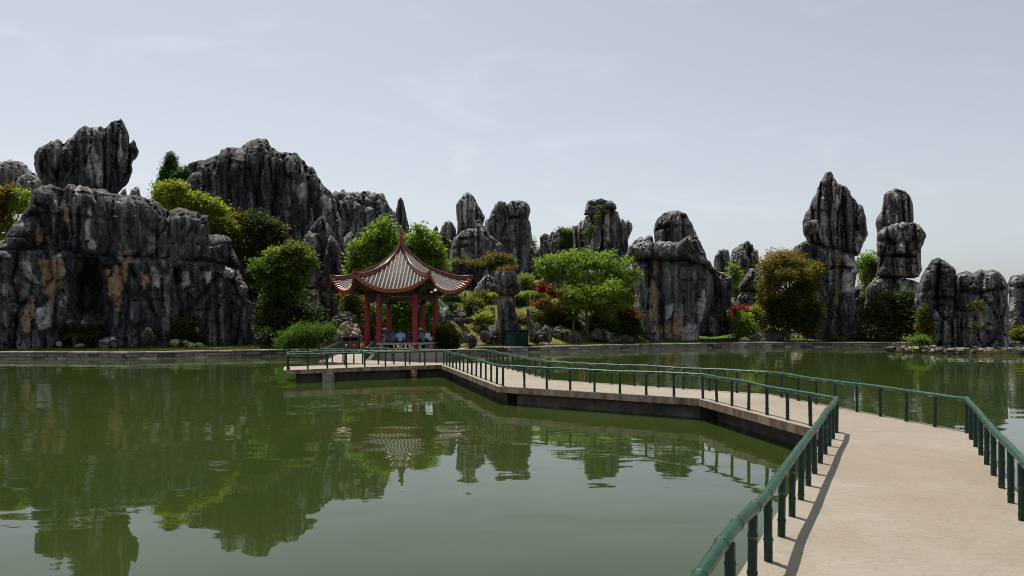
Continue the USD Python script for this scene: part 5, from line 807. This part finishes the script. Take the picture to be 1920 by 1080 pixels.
def cycad(px, py, d, rad, label, seed, n=16, material='leaf_green', lift=.55, name='fern', cat='fern'):
    rg = np.random.default_rng(seed); c = at(px, py, d); R_ = rad * d / F; o = thing(name, label, cat, c)
    gz_ = float(ground_z(c[0], c[1])); put('stem', tube([(c[0], c[1], min(gz_, c[2]) - .1), (c[0], c[1], c[2])], [.11, .09], 8), M['bark'], o)
    for k in range(n):
        a = 2 * np.pi * k / n + rg.uniform(-.2, .2); ln = R_ * rg.uniform(.8, 1.1); t = np.linspace(0, 1, 12); el = lift * rg.uniform(.7, 1.4)
        sp = c + np.stack([np.cos(a) * t * ln, np.sin(a) * t * ln, ln * (el * t - (el + .25) * t ** 2.2)], -1); V, Fc = [], []
        sd = np.array([-math.sin(a), math.cos(a), 0])
        for i in range(1, 12):
            w = ln * .32 * math.sin(math.pi * min(1, .15 + t[i] * .8)); dr = sp[i] - sp[i - 1]
            for s in (-1, 1):
                tip = sp[i] + sd * s * w + dr * 1.0 - (0, 0, w * .25); b = len(V); V += [sp[i] - dr * .45, sp[i] + dr * .35, tip]; Fc += [(b, b + 1, b + 2)]
        put('frond', cat_([trimesh.Trimesh(np.array(V), np.array(Fc), process=False), tube(sp, np.linspace(.018, .005, 12), 4)]), M[material], o)
cycad(848, 570, 60, 24, 'spreading cycad fern right below the right pavilion eave', 1, material='leaf_bright')
cycad(872, 548, 64, 18, 'light green fern higher on the slope under the right eave', 2, material='leaf_yellow')
cycad(922, 575, 60, 18, 'yellow-green fern touching the left of the mushroom rock stem', 3, material='leaf_yellow')
cycad(926, 550, 62, 16, 'upper fern at the left cheek of the mushroom rock', 4, material='leaf_yellow')
cycad(990, 548, 62, 24, 'large fern spreading right of the mushroom rock head', 5, material='leaf_bright')
cycad(990, 578, 60, 20, 'star shaped fern right of the mushroom rock stem', 6, material='leaf_bright')
for i_, (px, py, rx, ry, d_, mt, lab) in enumerate([(1010, 560, 16, 10, 69, 'leaf_green', 'mid green shrub on the slope above the orange-tinged shrub'), (1190, 585, 16, 12, 69, 'leaf_green', 'green shrub tight against the left foot of the layered rock'), (1100, 605, 18, 12, 66, 'leaf_dark', 'dark shrub hidden behind the spreading tree trunk'), (1150, 572, 26, 16, 70, 'leaf_dark', 'dark shrub mass under the right half of the spreading tree'), (1085, 562, 26, 14, 70, 'leaf_green', 'green shrub mass behind the spreading tree fork'), (960, 598, 14, 10, 62, 'leaf_olive', 'olive shrub behind the mushroom rock stem'), (1005, 560, 12, 8, 72, 'leaf_dark', 'small dark shrub high on the slope right of the star shaped fern'), (848, 560, 16, 10, 61.5, 'leaf_green', 'green shrub on top of the slope below the dark ledge'), (905, 560, 16, 8, 66, 'leaf_olive', 'low olive shrub on the slope between the ledge and the mushroom rock'), (970, 560, 16, 10, 67, 'leaf_green', 'green shrub right behind the mushroom rock neck'), (1195, 615, 12, 12, 65, 'leaf_dark', 'dark shrub at the left edge of the lawn')]):
    tree('slope_shrub', lab, 'shrub', [(px, py, rx, ry), (px + rx * .6, py + ry * .5, rx * .7, ry * .8), (px - rx * .6, py + ry * .6, rx * .7, ry * .8)], d_, int(90 * rx), .19, mt, 120 + i_, r0=.03)
cycad(1075, 595, 61, 18, 'fern in the shade left of the spreading tree trunk', 7, material='leaf_green')
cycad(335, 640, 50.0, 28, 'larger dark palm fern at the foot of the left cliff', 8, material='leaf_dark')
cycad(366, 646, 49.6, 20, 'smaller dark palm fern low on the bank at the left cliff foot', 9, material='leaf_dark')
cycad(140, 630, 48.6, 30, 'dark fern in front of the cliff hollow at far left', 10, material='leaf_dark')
cycad(890, 655, 50.5, 8, 'small grass-like fern at the water edge in front of the signboard', 11, material='leaf_green', lift=1.2)
cycad(1060, 620, 59.5, 14, 'little fern by the low rocks on the middle bank', 12, material='leaf_bright')

# ------------------------------------------------------------------ grass on the banks
def grass(name, px0, px1, o0, o1, n, h, material, seed):
    rg = np.random.default_rng(seed); px = rg.uniform(px0, px1, n); a = np.arctan((px - CX) / F); r = shore_r(a) + .3 + rg.uniform(0, 1, n) ** 1.4 * (o1 - o0) + o0
    x, y = r * np.sin(a), r * np.cos(a); z = ground_z(x, y); c = np.stack([x, y, z], -1); keep = fbm(c * (.8, .8, 0), 3, seed) > .43; c = c[keep]; n = len(c)
    an = rg.uniform(0, 2 * np.pi, n); w = .018 * rg.uniform(.7, 1.6, n); hh = h * rg.uniform(.5, 1.5, n); ln = rg.normal(size=(n, 2)) * .3
    sd = np.stack([np.cos(an), np.sin(an), 0 * an], -1) * w[:, None]; tip = c + np.stack([ln[:, 0] * hh, ln[:, 1] * hh, hh], -1)
    v = np.stack([c - sd, c + sd, tip], 1).reshape(-1, 3); tag(put(name, trimesh.Trimesh(v, np.arange(3 * n).reshape(-1, 3), process=False), M[material]), 'short yellow-green grass on the lake bank and the slope' if material == 'grass' else 'fresh green lawn in front of the layered rock', 'grass', kind='stuff')
grass('grass', -50, 1960, .05, 9, 60000, .11, 'grass', 3)
grass('lawn', 1185, 1420, .1, 4.5, 22000, .09, 'lawn', 4)
